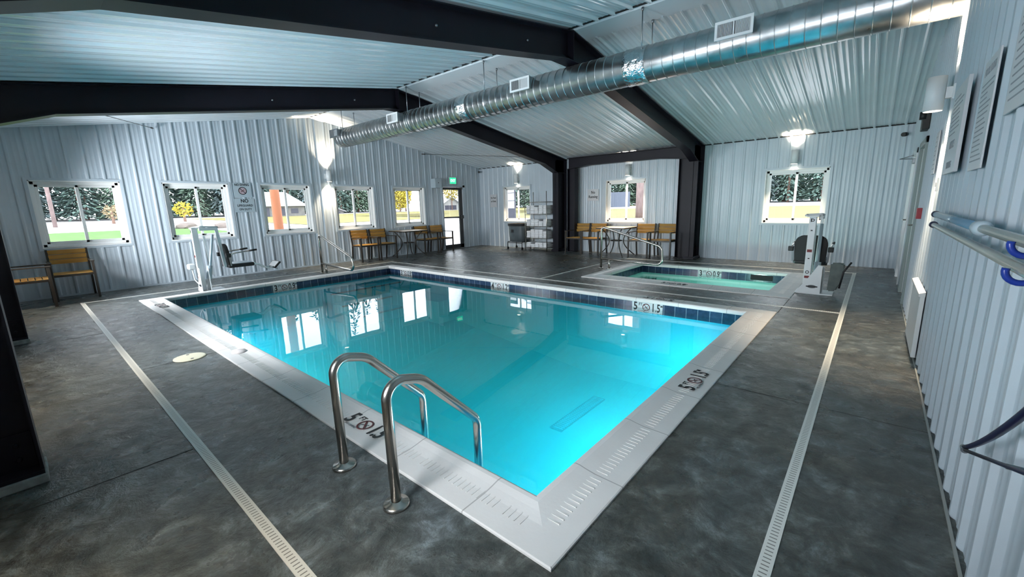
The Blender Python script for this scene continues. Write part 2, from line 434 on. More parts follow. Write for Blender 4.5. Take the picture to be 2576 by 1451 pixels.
for x0, x1, y0, y1 in ((-0.806, -0.798, 6.02, 7.0), (-0.8, 0.39, 3.35, 3.354), (-5.0, -4.994, 0.55, 1.13), (-3.0, -2.994, -0.6, 0.48), (-7.0, -6.994, -0.6, 0.48), (-4.24, -4.233, 9.5, 11.0)):
    jt.box(x0, x1, y0, y1, 0.0003, 0.0012)
tag(jt.build('trim_3', mat('saw_cut', (0.035, 0.034, 0.030), 0.9)), kind='structure')
bb = MB()   # light edge flashing where panels meet the floor
bb.box(XR-0.030, XR-0.02, YN, 7.36, 0.0, 0.010); bb.box(XR-0.030, XR-0.02, 8.42, 9.0, 0.0, 0.010)
tag(bb.build('baseboard_right', mat('base_angle', (0.30, 0.31, 0.29), 0.5)), kind='structure')
bl = MB(); bl.box(XL+0.02, XL+0.03, YN, 9.24, 0, 0.03); tag(bl.build('baseboard_left', M_wall), kind='structure')

# ------------------------------------------------------------------ windows (slider: frame, mullion, two sashes, two panes)
def window(n, axis, fixed, out, a, b, flip=False):
    # out: +1/-1 direction to outdoors along the wall normal
    def B(mb, u0, u1, d0, d1, z0, z1, bev=0):
        lo, hi = sorted((fixed+out*d0, fixed+out*d1))
        if axis == 'x': mb.box(u0, u1, lo, hi, z0, z1, bev)
        else: mb.box(lo, hi, u0, u1, z0, z1, bev)
    z0, z1 = WZ0, WZ1
    c = MB()   # casing flange flush with rib tops + reveal
    for u0, u1, q0, q1 in ((a-0.045, b+0.045, z1-0.002, z1+0.04), (a-0.045, b+0.045, z0-0.04, z0+0.002), (a-0.045, a+0.002, z0, z1), (b-0.002, b+0.045, z0, z1)):
        B(c, u0, u1, -0.024, 0.0, q0, q1)
    w = tag(c.build('window_%d' % n, M_wall), kind='structure')
    r = MB(); t = 0.018; D = 0.17
    B(r, a, b, -0.02, D, z1-t, z1); B(r, a, b, -0.026, D, z0, z0+t); B(r, a, a+t, -0.02, D, z0, z1); B(r, b-t, b, -0.02, D, z0, z1)
    r.build('window_reveal', M_vinyl, w)
    f = MB(); fw = 0.05
    for u0, u1, q0, q1 in ((a+t, b-t, z1-t-fw, z1-t), (a+t, b-t, z0+t, z0+t+fw), (a+t, a+t+fw, z0+t, z1-t), (b-t-fw, b-t, z0+t, z1-t)):
        B(f, u0, u1, 0.065, 0.135, q0, q1, 0.004)
    f.build('window_frame', M_vinyl, w)
    m = (a+b)/2
    for s in (0, 1):
        u0, u1 = (a+t+fw, m+0.022) if s == 0 else (m-0.022, b-t-fw)
        q0, q1 = z0+t+fw, z1-t-fw; d0 = 0.070 if s == 0 else 0.098; sw = 0.042
        sa = MB()
        for e in ((u0, u1, q1-sw, q1), (u0, u1, q0, q0+sw), (u0, u0+sw, q0, q1), (u1-sw, u1, q0, q1)):
            B(sa, e[0], e[1], d0, d0+0.022, e[2], e[3], 0.003)
        so = sa.build('sash', M_vinyl, w)
        p = MB(); B(p, u0+sw-.004, u1-sw+.004, d0+0.009, d0+0.013, q0+sw-.004, q1-sw+.004); p.build('pane', M_glass, so)
n = 1
for a, b in LW: window(n, 'y', XL, -1, a, b); n += 1
for a, b in EW: window(n, 'x', YF, +1, a, b); n += 1
for a, b in NW: window(n, 'x', YN, -1, a, b); n += 1

# ------------------------------------------------------------------ glass exit door, left wall
def glass_door():
    y0, y1, z1 = DL
    f = MB()
    f.box(XL-0.12, XL+0.03, y0-0.03, y0+0.035, 0, z1+0.03); f.box(XL-0.12, XL+0.03, y1-0.035, y1+0.06, 0, z1+0.03); f.box(XL-0.12, XL+0.03, y0-0.03, y1+0.06, z1-0.035, z1+0.03)
    d = tag(f.build('door_1', M_wall), kind='structure')
    a, b = y0+0.035, y1-0.035; x0, x1 = XL-0.06, XL-0.015
    l = MB()
    l.box(x0, x1, a, a+0.05, 0.012, z1-0.04); l.box(x0, x1, b-0.15, b, 0.012, z1-0.04); l.box(x0, x1, a, b, z1-0.12, z1-0.04); l.box(x0, x1, a, b, 0.012, 0.14)
    l.build('door_leaf', M_dkframe, d)
    p = MB(); p.box(x0+0.02, x0+0.026, a+0.045, b-0.145, 0.13, z1-0.11); p.build('pane', M_glass, d)
    h = MB(); h.bar((x1+0.03, a+0.03, 1.06), (x1+0.03, b-0.02, 1.05), 0.035, 0.05, bev=0.006)
    h.box(x1, x1+0.06, b-0.10, b-0.02, 1.0, 1.12, 0.008); h.build('door_handle', M_dkframe, d)
    k = MB(); k.box(x1, x1+0.06, b-0.34, b-0.06, z1-0.11, z1-0.045, 0.006)
    k.bar((x1+0.03, b-0.30, z1-0.03), (x1+0.14, b-0.12, z1-0.03), 0.02, 0.01); k.bar((x1+0.14, b-0.12, z1-0.03), (x1+0.02, b-0.03, z1-0.02), 0.02, 0.01)
    k.build('door_closer', M_blackp, d)
    th = MB(); th.box(XL-0.1, XL+0.05, y0, y1, 0, 0.012); th.build('threshold', M_alum, d)
glass_door()

def slab_door(n, y0, y1, z1, frame_m, leaf_m, hinge_far, handle_y, closer):
    f = MB()
    for c in ((y0-0.05, y0+0.03, 0, z1+0.05), (y1-0.03, y1+0.05, 0, z1+0.05), (y0-0.05, y1+0.05, z1-0.03, z1+0.05)):
        f.box(XR-0.035, XR+0.12, c[0], c[1], c[2], c[3], 0.004)
    d = tag(f.build('door_%d' % n, frame_m), kind='structure')
    l = MB(); l.box(XR+0.0, XR+0.045, y0+0.035, y1-0.035, 0.012, z1-0.035, 0.003); l.build('door_leaf', leaf_m, d)
    h = MB(); M = Matrix.Translation((XR, handle_y, 1.01)) @ Matrix.Rotation(-PI/2, 4, 'Y')
    h.lathe([(0.033, 0), (0.033, 0.012), (0.012, 0.016), (0.012, 0.055)], M, 16)
    h.bar((XR-0.055, handle_y-0.01, 1.01), (XR-0.055, handle_y+0.12, 1.005), 0.018, 0.016, bev=0.004)
    h.build('door_handle', M_chrome, d)
    if closer:
        k = MB(); k.box(XR-0.06, XR, y0+0.12, y0+0.36, z1-0.17, z1-0.10, 0.006)
        k.bar((XR-0.04, y0+0.2, z1-0.10), (XR-0.20, y0+0.42, z1-0.08), 0.02, 0.012); k.bar((XR-0.20, y0+0.42, z1-0.08), (XR-0.04, y0+0.62, z1-0.02), 0.02, 0.012)
        k.build('door_closer', M_alum, d)
M_doorg = mat('door_grey_green', (0.24, 0.29, 0.28), 0.4)
slab_door(2, D2[0], D2[1], D2[2], M_trimw, M_trimw, True, 9.55, True)
slab_door(3, D3[0], D3[1], D3[2], M_doorg, M_trimw, True, 7.85, False)

# ------------------------------------------------------------------ dark steel portal frames
def steel_frame(x1, label):
    x0 = x1-0.20; xc = (x0+x1)/2; fl = 0.012
    t = thing('steel_frame', label, 'steel frame', (xc, YR, 0), 0, 'dark steel frames under the roof')
    yn, yf = -0.11, 10.57; yo_n, yo_f = YN+0.05, YF-0.05
    top = lambda y: roof(y)-0.03
    bot = lambda y: top(y)-0.325
    for side in (0, 1):
        yi, yo = (yn, yo_n) if side == 0 else (yf, yo_f)
        zt = top(yo)-0.01; zi = bot(yi)-0.12
        c = MB(); lo, hi = sorted((yi, yo))
        c.box(xc-0.005, xc+0.005, lo, hi, 0.07, zt)
        s = 1 if side == 0 else -1
        c.box(x0, x1, *sorted((yi, yi-s*fl)), 0.07, zi); c.box(x0, x1, *sorted((yo, yo+s*fl)), 0.07, zt)
        c.box(x0+0.01, x1-0.01, lo+fl, hi-fl, zi-0.005, zi+0.005)
        co = c.build('column', M_steel, t, True)
        p = MB(); p.box(x0-0.015, x1+0.015, lo-0.03, hi+0.0, 0.05, 0.07); p.build('base_plate', M_steel, co)
        st = MB(); st.box(xc+0.005, xc+0.017, lo+0.02, hi-0.02, 0.07, 0.27)
        for yy in (lo+0.08, hi-0.08):
            for zz in (0.13, 0.21): st.lathe([(0.014, 0), (0.014, 0.012), (0.008, 0.016)], Matrix.Translation((xc+0.017, yy, zz)) @ Matrix.Rotation(PI/2, 4, 'Y'), 8)
        st.build('splice_plate', M_steel, co)
        g = MB(); g.box(x0-0.03, x1+0.03, lo-0.05, hi+0.01, 0, 0.05, 0.006); g.build('grout_pad', M_grout if side == 0 else M_steel, co)
        # match sub-parts to world space
        for ch in co.children: ch.matrix_parent_inverse = wmat(t).inverted()
        # rafter
        sg = 1 if side == 0 else -1
        ys = [yi-sg*0.0, yi+sg*0.62, YR-sg*0.24, YR]
        zb = [zi, bot(yi+sg*0.62), bot(YR-sg*0.24), bot(YR-sg*0.24)]
        poly_b = list(zip(ys, zb)); poly_t = [(yo, top(yo)-0.01), (YR, top(YR))]
        r = MB()
        r.prism([(yo, zi)]+poly_b+poly_t[::-1], 'x', xc-0.005, xc+0.005)
        r.bar((xc, poly_t[0][0], poly_t[0][1]), (xc, poly_t[1][0], poly_t[1][1]), 0.20, fl)
        for (ya, za), (yb, zb_) in zip(poly_b, poly_b[1:]):
            r.bar((xc, ya, za), (xc, yb, zb_), 0.20, fl)
        r.box(x0, x1, YR-sg*0.008, YR, poly_b[-1][1], top(YR))
        r.build('rafter', M_steel, t, True)
    for y in (2.9, 4.3):
        b = MB(); b.lathe([(0.016, 0), (0.016, 0.008), (0.008, 0.016)], Matrix.Translation((xc+0.005, y, top(y)-0.17)) @ Matrix.Rotation(PI/2, 4, 'Y'), 8)
        b.build('bolt', M_alum, t, True)
    return t
steel_frame(-3.27, 'dark navy steel roof frame crossing over the deep half of the pool')
steel_frame(-7.20, 'dark navy steel roof frame nearer the exit door wall, over the shallow end')

def portal_frame():
    t = thing('portal_brace_frame', 'dark steel beam and posts framing the far wall table and chairs', 'steel frame', (-5.2, 10.8, 0))
    b = MB(); y0, y1 = 10.70, 10.90; yc = 10.80
    pts_b = [(-6.98, 2.40), (-6.3, 2.47), (-4.3, 2.47), (-3.49, 2.40)]
    b.prism(pts_b+[(-3.49, 2.70), (-6.98, 2.70)], 'y', yc-0.005, yc+0.005)
    b.bar((-6.98, yc, 2.70), (-3.49, yc, 2.70), 0.2, 0.012)
    for (xa, za), (xb, zb) in zip(pts_b, pts_b[1:]): b.bar((xa, yc, za), (xb, yc, zb), 0.2, 0.012)
    b.build('beam', M_steel, t, True)
    for x0, x1 in ((-6.97, -6.72), (-3.76, -3.49)):
        p = MB(); xm = (x0+x1)/2
        p.box(x0, x1, yc-0.005, yc+0.005, 0.02, 2.41); p.box(x0, x0+0.012, y0, y1, 0.02, 2.41); p.box(x1-0.012, x1, y0, y1, 0.02, 2.41); p.box(x0-0.02, x1+0.02, y0-0.02, y1+0.02, 0, 0.02)
        p.build('post', M_steel, t, True)
portal_frame()

def cable(name, label, a, b):
    t = thing(name, label, 'brace rod', a, 0, 'roof bracing rods in the end bay')
    m = MB(); m.cyl(a, b, 0.006, 8); m.build('rod', M_chairmetal, t, True)
    e = MB(); e.cyl(a, Vector(a)+(Vector(b)-Vector(a)).normalized()*0.12, 0.014, 8); e.build('turnbuckle', M_chairmetal, t, True)
cable('brace_rod', 'thin brace rod under the ceiling above the leftmost window', (-10.88, 2.05, 3.05), (-7.31, 0.52, 2.70))
cable('brace_rod', 'thin brace rod under the ceiling above the exit door and corner', (-10.88, 8.52, 3.03), (-7.31, 10.2, 2.72))

# ------------------------------------------------------------------ spiral duct
def duct():
    cy, cz, R = 5.33, 3.05, 0.204
    t = thing('air_duct', 'round galvanised spiral air duct hanging along the ridge of the roof', 'duct', (-4.6, cy, cz))
    RX = lambda x: Matrix.Translation((x, cy, cz)) @ Matrix.Rotation(PI/2, 4, 'Y')
    x = -9.75; prof = [(R, 0.0)]; rings_ = []
    L = XR-0.02-x; s = 0.0
    while s < L-0.13:
        s += 0.124; rings_.append(s)
    prof += [(R, L)]
    m = MB(); m.lathe(prof, RX(x), 64, (True, False))
    for q in rings_: m.lathe([(R-0.001, q-0.006), (R+0.004, q-0.002), (R+0.004, q+0.002), (R-0.001, q+0.006)], RX(x), 64, (False, False))
    m.build('duct_pipe', M_duct, t, True)
    for xc, w in ((-2.42, 0.14), (-5.48, 0.12)):
        m = MB(); pr = [(R+0.002, -w), (R+0.011, -w+0.012), (R+0.006, -w*0.4), (R+0.013, 0), (R+0.006, w*0.5), (R+0.011, w-0.012), (R+0.002, w)]
        m.lathe(pr, RX(xc), 48, (False, False)); m.build('duct_coupling', M_foil, t, True)
    for i, (xc, wd) in enumerate(((-1.30, 0.36), (-4.12, 0.36), (-7.31, 0.36), (-9.62, 0.36))):
        zc = 3.118; hh = 0.088; yf = cy-0.262
        c = MB()   # sheet-metal collar from the pipe out to the grille
        c.box(xc-wd/2+0.012, xc+wd/2-0.012, yf+0.004, cy-0.10, zc-hh+0.008, zc+hh-0.008, 0.0); co = c.build('register_collar', M_duct, t, True)
        fm = M_signb if i < 3 else M_duct
        f = MB(); e = 0.026
        f.box(xc-wd/2, xc+wd/2, yf-0.008, yf+0.004, zc+hh-e, zc+hh); f.box(xc-wd/2, xc+wd/2, yf-0.008, yf+0.004, zc-hh, zc-hh+e)
        f.box(xc-wd/2, xc-wd/2+e, yf-0.008, yf+0.004, zc-hh+e, zc+hh-e); f.box(xc+wd/2-e, xc+wd/2, yf-0.008, yf+0.004, zc-hh+e, zc+hh-e); f.box(xc-0.007, xc+0.007, yf-0.008, yf+0.004, zc-hh+e, zc+hh-e)
        f.build('register_frame', M_white if i < 3 else M_duct, t, True)
        bk = MB(); bk.box(xc-wd/2+0.02, xc+wd/2-0.02, yf+0.0005, yf+0.003, zc-hh+0.02, zc+hh-0.02); bk.build('register_throat', M_black, t, True)
        g = MB(); nb = 11
        for half, ang in ((-1, 0.75), (1, -0.75)):
            for k in range(nb):
                u = xc+half*(0.014+(k+0.5)*(wd/2-e-0.014)/nb)
                g.box(-0.0012, 0.0012, -0.007, 0.007, zc-hh+e, zc+hh-e, 0, Matrix.Translation((u, yf-0.001, 0)) @ Matrix.Rotation(ang, 4, 'Z'))
        g.build('register_louvers', M_white if i < 3 else M_duct, t, True)
    for xc in (-9.40, -6.96, -4.93, -2.33):
        m = MB(); pr = [(R+0.001, -0.014), (R+0.0065, -0.014), (R+0.0065, 0.014), (R+0.001, 0.014)]
        m.lathe(pr, RX(xc), 40, (False, False)); st = m.build('hanger_strap', M_duct, t, True)
        for dy in (-0.15, 0.15):
            r = MB(); yy = cy+dy
            r.cyl((xc, yy, cz+0.135), (xc, yy, roof(yy)-0.02), 0.007, 8); r.lathe([(0.016, 0), (0.016, 0.03)], Matrix.Translation((xc, yy, roof(yy)-0.055)), 8)
            r.build('hanger_rod', M_alum, t, True)
duct()

# ------------------------------------------------------------------ pool, spa
def coping_ring(inner, outer, parent):
    a0, a1, b0, b1 = inner; A0, A1, B0, B1 = outer
    # bull-nosed slab profile by distance from the outer edge
    W = a0-A0
    prof = [(0, -0.05), (0, 0.010), (0.006, 0.014), (W*0.55, 0.018), (W-0.07, 0.026), (W-0.03, 0.034), (W-0.006, 0.034), (W+0.006, 0.028), (W+0.012, 0.012), (W+0.010, -0.018), (W+0.0, -0.026), (W-0.05, -0.028)]
    for along, names in (('x', (0,)), ('x', (2,)), ('y', (1,)), ('y', (3,))):
        mb = MB()
        for side in names:
            rows = []
            for d, z in prof:
                if side == 0: rows.append(((A0+d, B0+d, z), (A1-d, B0+d, z)))
                elif side == 2: rows.append(((A1-d, B1-d, z), (A0+d, B1-d, z)))
                elif side == 1: rows.append(((A1-d, B0+d, z), (A1-d, B1-d, z)))
                else: rows.append(((A0+d, B1-d, z), (A0+d, B0+d, z)))
            for p, q in zip(rows, rows[1:]):
                f = mb.face([p[0], p[1], q[1], q[0]]); f.smooth = False
            # finger-grip ridges
            L = (A1-A0 if along == 'x' else B1-B0); k = W*0.75
            while k < L-W*0.75:
                d0, d1 = W*0.36, W*0.62
                if math.fmod(k, 0.61) > 0.04:
                    zz = 0.0165
                    if side == 0: mb.box(A0+k-0.0035, A0+k+0.0035, B0+d0, B0+d1, zz, zz+0.0035)
                    elif side == 2: mb.box(A0+k-0.0035, A0+k+0.0035, B1-d1, B1-d0, zz, zz+0.0035)
                    elif side == 1: mb.box(A1-d1, A1-d0, B0+k-0.0035, B0+k+0.0035, zz, zz+0.0035)
                    else: mb.box(A0+d0, A0+d1, B0+k-0.0035, B0+k+0.0035, zz, zz+0.0035)
                k += 0.034
        mb.build('coping', M_copx if along == 'x' else M_copy, parent, True)

def text_bm(s, size, off=0.0, sx=1.0, extr=0.0008):
    cu = bpy.data.curves.new('t', 'FONT'); cu.body = s; cu.size = size; cu.offset = off; cu.extrude = extr; cu.align_x = 'CENTER'; cu.align_y = 'CENTER'; cu.resolution_u = 3
    o = bpy.data.objects.new('t', cu); COL.objects.link(o)
    dg = bpy.context.evaluated_depsgraph_get(); dg.update()
    me = bpy.data.meshes.new_from_object(o.evaluated_get(dg))
    bpy.data.objects.remove(o); bpy.data.curves.remove(cu)
    b = bmesh.new(); b.from_mesh(me); bpy.data.meshes.remove(me)
    b.transform(Matrix.Diagonal((sx, 1, 1, 1))); return b

def place(b, M, mb):
    b.transform(M); mb.merge(b)

def ring_bm(r0, r1, seg=32, h=0.0008):
    m = MB(); m.lathe([(r0, 0), (r0, h), (r1, h), (r1, 0)], None, seg, (False, False)); return m.bm

def depth_marker(parent, origin, U, V, ft, metre, plate=True, name='depth_marking'):
    U = Vector(U); V = Vector(V); Wn = U.cross(V); O = Vector(origin)
    F = Matrix(((U.x, V.x, Wn.x, O.x), (U.y, V.y, Wn.y, O.y), (U.z, V.z, Wn.z, O.z), (0, 0, 0, 1)))
    T = lambda x, y: F @ Matrix.Translation((x, y, 0.002))
    if plate:
        p = MB(); p.box(-0.2286, 0.2286, -0.0762, 0.0762, -0.004, 0.0015, 0, F)
        po = p.build('marker_tile', mat_tilew, parent, True)
    for nm, args, x, y in (('feet_number', (ft, 0.165, 0.0035, 0.80), -0.175, 0.0), ('feet_unit', ('FT', 0.058, 0.0006, 0.9), -0.098, 0.036), ('metre_number', (metre, 0.165, 0.0030, 0.66), 0.130, 0.0), ('metre_unit', ('M', 0.045, 0.0006, 0.9), 0.212, 0.038)):
        a = MB(); place(text_bm(*args), T(x, y), a); a.build(nm, M_ink, parent, True)
    r = MB(); place(ring_bm(0.044, 0.056), T(-0.012, 0.0), r)
    r.box(-0.05, 0.05, -0.005, 0.005, 0, 0.0008, 0, T(-0.012, 0) @ Matrix.Rotation(-PI/4, 4, 'Z'))
    r.build('no_diving_symbol', M_dred, parent, True)
    k = MB()
    k.bar(T(-0.012, 0) @ Vector((-0.03, -0.012, 0)), T(-0.012, 0) @ Vector((0.026, 0.012, 0)), 0.009, 0.0006, up=Wn); k.build('diver_mark', M_grayink, parent, True)
    k = MB(); place(text_bm('NO DIVING', 0.022), T(-0.09, -0.06), k); k.build('no_diving_text', M_grayink, parent, True)
mat_tilew = mat('white_marker_tile', (0.55, 0.60, 0.62), 0.3)

def pool():
    t = thing('swimming_pool', 'large rectangular turquoise pool with pale coping and blue tile waterline', 'swimming pool', ((PI0+PI1)/2, (PJ0+PJ1)/2, 0))
    coping_ring((PI0, PI1, PJ0, PJ1), PO, t)
    i = 0.03; x0, x1, y0, y1 = PI0-i, PI1+i, PJ0-i, PJ1+i
    tb = MB(); z0, z1 = -0.18, -0.022
    for p, q in (((x0, y0), (x1, y0)), ((x1, y0), (x1, y1)), ((x1, y1), (x0, y1)), ((x0, y1), (x0, y0))):
        tb.face([(*p, z0), (*q, z0), (*q, z1), (*p, z1)])
    tb.build('waterline_tile', M_tile, t, True)
    zf = lambda x: -0.90-0.42*min(1, max(0, (x+7.0)/3.5))
    b = MB(); xs = [x0, -7.0, -6.0, -5.0, -4.0, -3.5, x1]
    for a, c in zip(xs, xs[1:]):
        b.face([(a, y0, zf(a)), (c, y0, zf(c)), (c, y1, zf(c)), (a, y1, zf(a))])
        b.face([(a, y0, zf(a)), (c, y0, zf(c)), (c, y0, z0), (a, y0, z0)]); b.face([(a, y1, zf(a)), (c, y1, zf(c)), (c, y1, z0), (a, y1, z0)])
    for x in (x0, x1): b.face([(x, y0, zf(x)), (x, y1, zf(x)), (x, y1, z0), (x, y0, z0)])
    b.build('basin', M_plaster, t, True)
    s = MB(); nz = MB()
    for k, (xe, z) in enumerate(((-8.45, -0.32), (-8.02, -0.52), (-7.58, -0.70))):
        s.box(x0, xe, 4.05, y1, zf(-8)-0.0, z)
        nz.box(xe-0.05, xe+0.003, 4.05, y1, z-0.02, z+0.003)
    s.box(x0, -6.45, 5.22, y1, zf(-8), -0.45); 
    s.build('entry_steps', M_plaster, t, True); nz.build('step_nosing', M_nose, t, True)
    d = MB(); zz = zf(-2.7)
    d.box(-2.80, -2.62, 3.90, 5.00, zz, zz+0.01); d.build('floor_drain_frame', mat('drain_frame', (0.0, 0.14, 0.26), 0.5), t, True)
    g = MB()
    for k in range(26):
        yy = 3.94+k*0.0405
        g.box(-2.785, -2.635, yy, yy+0.022, zz+0.01, zz+0.014)
    for xx in (-2.755, -2.665): g.box(xx-0.006, xx+0.006, 3.93, 4.98, zz+0.01, zz+0.015)
    g.build('drain_grate', mat('drain_grate_blue', (0.02, 0.45, 0.66), 0.5), t, True)
    zc = 0.0235
    depth_marker(t, (-2.365, PO[2]+0.135, zc), (1, 0, 0), (0, 1, 0), '5', '1.5', False)
    depth_marker(t, (PO[1]-0.125, 3.26, zc), (0, 1, 0), (-1, 0, 0), '5', '1.5', False)
    depth_marker(t, (-8.22, PO[2]+0.135, zc), (1, 0, 0), (0, 1, 0), '3', '0.9', False)
    depth_marker(t, (-2.25, PO[3]-0.135, zc), (-1, 0, 0), (0, -1, 0), '5', '1.5', False)
    for xc, f, m in ((-2.38, '5', '1.5'), (-5.265, '4', '1.2'), (-8.22, '3', '0.9')):
        depth_marker(t, (xc, y1-0.004, -0.100), (1, 0, 0), (0, 0, 1), f, m)
    depth_marker(t, (x0+0.004, 3.33, -0.100), (0, 1, 0), (0, 0, 1), '3', '0.9')
    l = MB(); l.lathe([(0.10, 0), (0.11, 0.012), (0.085, 0.03)], Matrix.Translation((-6.0, y0, -0.50)) @ Matrix.Rotation(-PI/2, 4, 'X'), 24); l.build('pool_lamp_incl_added', M_chrome, t, True)
    for yy in (2.5, 4.7):  # two extra fixtures added on the unseen end wall to brighten the water
        l = MB(); l.lathe([(0.10, 0), (0.11, 0.012), (0.085, 0.03)], Matrix.Translation((x1, yy, -0.60)) @ Matrix.Rotation(-PI/2, 4, 'Y'), 24); l.build('pool_lamp_incl_added', M_chrome, t, True)
    w = MB(); w.box(x0-0.02, x1+0.02, y0-0.02, y1+0.02, -1.45, -0.115)
    tag(w.build('pool_water', M_water), 'clear turquoise water filling the large rectangular pool', 'water')
pool()

def spa():
    t = thing('spa', 'small rectangular green-lit spa sunk in the floor by the far wall', 'spa', ((SI0+SI1)/2, (SJ0+SJ1)/2, 0))
    coping_ring((SI0, SI1, SJ0, SJ1), SO, t)
    i = 0.03; x0, x1, y0, y1 = SI0-i, SI1+i, SJ0-i, SJ1+i
    tb = MB(); z0, z1 = -0.18, -0.022
    for p, q in (((x0, y0), (x1, y0)), ((x1, y0), (x1, y1)), ((x1, y1), (x0, y1)), ((x0, y1), (x0, y0))):
        tb.face([(*p, z0), (*q, z0), (*q, z1), (*p, z1)])
    tb.build('waterline_tile', M_tile, t, True)
    b = MB(); zf = -0.78
    b.face([(x0, y0, zf), (x1, y0, zf), (x1, y1, zf), (x0, y1, zf)])
    for p, q in (((x0, y0), (x1, y0)), ((x1, y0), (x1, y1)), ((x1, y1), (x0, y1)), ((x0, y1), (x0, y0))):
        b.face([(*p, zf), (*q, zf), (*q, z0), (*p, z0)])
    b.build('basin', M_spaplaster, t, True)
    s = MB(); nz = MB(); zb = -0.42
    s.box(x0+0.75, x1, y1-0.45, y1, zf, zb); s.box(x0+0.75, x1, y0, y0+0.42, zf, zb); s.box(x1-0.42, x1, y0, y1, zf, zb)
    for xe, z in ((x0+0.33, -0.30), (x0+0.66, -0.50)):
        s.box(x0, xe, y0, y1, zf, z); nz.box(xe-0.05, xe+0.003, y0, y1, z-0.02, z+0.003)
    s.build('bench', M_spaplaster, t, True)
    nz.box(x0+0.75, x1-0.42, y1-0.455, y1-0.40, zb-0.03, zb+0.003); nz.box(x0+0.75, x1-0.42, y0+0.37, y0+0.423, zb-0.03, zb+0.003); nz.box(x1-0.423, x1-0.37, y0+0.42, y1-0.45, zb-0.03, zb+0.003)
    nz.build('bench_nosing', M_nose, t, True)
    sk = MB(); sk.box(-1.74, -1.36, y1-0.006, y1+0.05, -0.15, -0.045); sk.build('skimmer_mouth', M_black, t, True)
    depth_marker(t, (-2.50, y1-0.004, -0.100), (1, 0, 0), (0, 0, 1), '3', '0.9')
    depth_marker(t, (-2.50, SO[2]+0.135, 0.0235), (1, 0, 0), (0, 1, 0), '3', '0.9', False)
    l = MB(); l.lathe([(0.08, 0), (0.09, 0.012), (0.07, 0.025)], Matrix.Translation((-1.9, y0, -0.32)) @ Matrix.Rotation(-PI/2, 4, 'X'), 24); l.build('spa_lamp', M_chrome, t, True)
    w = MB(); w.face([(x0, y0, -0.115), (x1, y0, -0.115), (x1, y1, -0.115), (x0, y1, -0.115)])
    tag(w.build('spa_water', M_spaw), 'clear green water filling the small spa', 'water')
spa()

# deck drains
def deck_drain(label, x0, x1, y0, y1):
    m = MB(); m.box(x0, x1, y0, y1, 0.0, 0.004)
    o = m.build('deck_drain', M_drx if (x1-x0) > (y1-y0) else M_dry)
    tag(o, label, 'drain', 'white slot drains in the deck')
deck_drain('white slotted drain strip running along the near side of the pool', -9.78, -0.21, 0.487, 0.539)
deck_drain('white slotted drain strip between the pool and the wall with poles', -0.207, -0.155, 0.487, 10.06)
deck_drain('white slotted drain line between pool and exit door wall', -9.78, -9.735, 0.539, 6.43)
deck_drain('white slotted drain line between the pool and the spa', -9.735, -0.207, 6.385, 6.43)
deck_drain('white slotted drain line along the far side of the spa', -4.83, -0.207, 10.015, 10.06)
deck_drain('white slotted drain line passing beside the spa handrail', -4.83, -4.785, 6.43, 10.015)

sk = thing('skimmer_cover', 'round cream skimmer cover set in floor beside the near pool edge', 'cover', (-5.03, 0.915, 0))
m = MB(); m.lathe([(0.135, 0.0), (0.135, 0.005), (0.12, 0.009), (0.0001, 0.009)], None, 32, (True, False)); m.build('cover_disc', mat('cream_plastic', (0.70, 0.66, 0.50), 0.45), sk)
m = MB()
for s in (-1, 1): m.lathe([(0.014, 0.009), (0.014, 0.0105)], Matrix.Translation((s*0.085, 0, 0)), 12)
m.build('finger_hole', M_chairmetal, sk)
lp = MB(); lp.lathe([(0.075, 0.018), (0.075, 0.0245), (0.0001, 0.0245)], Matrix.Translation((-4.75, 1.27, 0)), 24, (False, False))
tag(lp.build('coping_cap', mat('pale_pink_cap', (0.70, 0.62, 0.60), 0.5)), 'small round cap set into the near pool coping beside the skimmer cover', 'cap')

# ------------------------------------------------------------------ rails
def ladder_rail(x, label):
    t = thing('grab_rail', label, 'grab rail', (x, 0.973, 0), 0, 'stainless grab rails at near pool edge')
    y0 = 0.0; r = 0.0245
    pts = [(0, 0, 0.0), (0, 0, 0.36)]
    path = [(0, 0, 0.0), (0, 0.0, 0.60), (0, 0.18, 0.605), (0, 0.50, 0.225), (0, 0.565, 0.10), (0, 0.565, -0.60)]
    P = round_path([(0, 0, 0), (0, -0.005, 0.64), (0, 0.19, 0.585), (0, 0.555, 0.215), (0, 0.560, -0.62)], [0.13, 0.16, 0.09], 10)
    m = MB(); m.tube(P, r, 20); m.build('rail_tube', M_chrome, t)
    e = MB(); e.lathe([(0.064, 0), (0.064, 0.010), (0.058, 0.018), (0.034, 0.022), (0.028, 0.030), (0.0247, 0.030)], None, 32, (True, False)); e.build('escutcheon', M_chrome, t)
ladder_rail(-2.10, 'bent steel grab rail standing closer to the skimmer cover')
ladder_rail(-1.605, 'bent steel grab rail standing closer to the pool corner with grip ridges')

def hand_rail(x, y, L, label, zt, ze):
    t = thing('handrail', label, 'handrail', (x, y, 0)); r = 0.024
    P = round_path([(0, 0, 0), (0, 0, zt+0.06), (0.16, 0, zt+0.02), (L-0.02, 0, ze), (L, 0, 0.16), (L-0.35, 0, 0.17), (0.0, 0, 0.215)], [0.10, 0.12, 0.13, 0.11, 0.4], 10)
    m = MB(); m.tube(P, r, 14); m.build('rail_tube', M_chrome, t)
    m = MB(); m.cyl((0.20, 0, 0), (0.20, 0, 0.20), r, 14); m.build('support_post', M_chrome, t)
    for xx in (0, 0.20):
        e = MB(); e.lathe([(0.06, 0), (0.06, 0.01), (0.032, 0.018), (0.026, 0.018)], Matrix.Translation((xx, 0, 0)), 20, (True, False)); e.build('escutcheon', M_chrome, t)
hand_rail(-9.50, 4.40, 1.41, 'steel handrail at the pool corner by the entry steps', 0.80, 0.42)
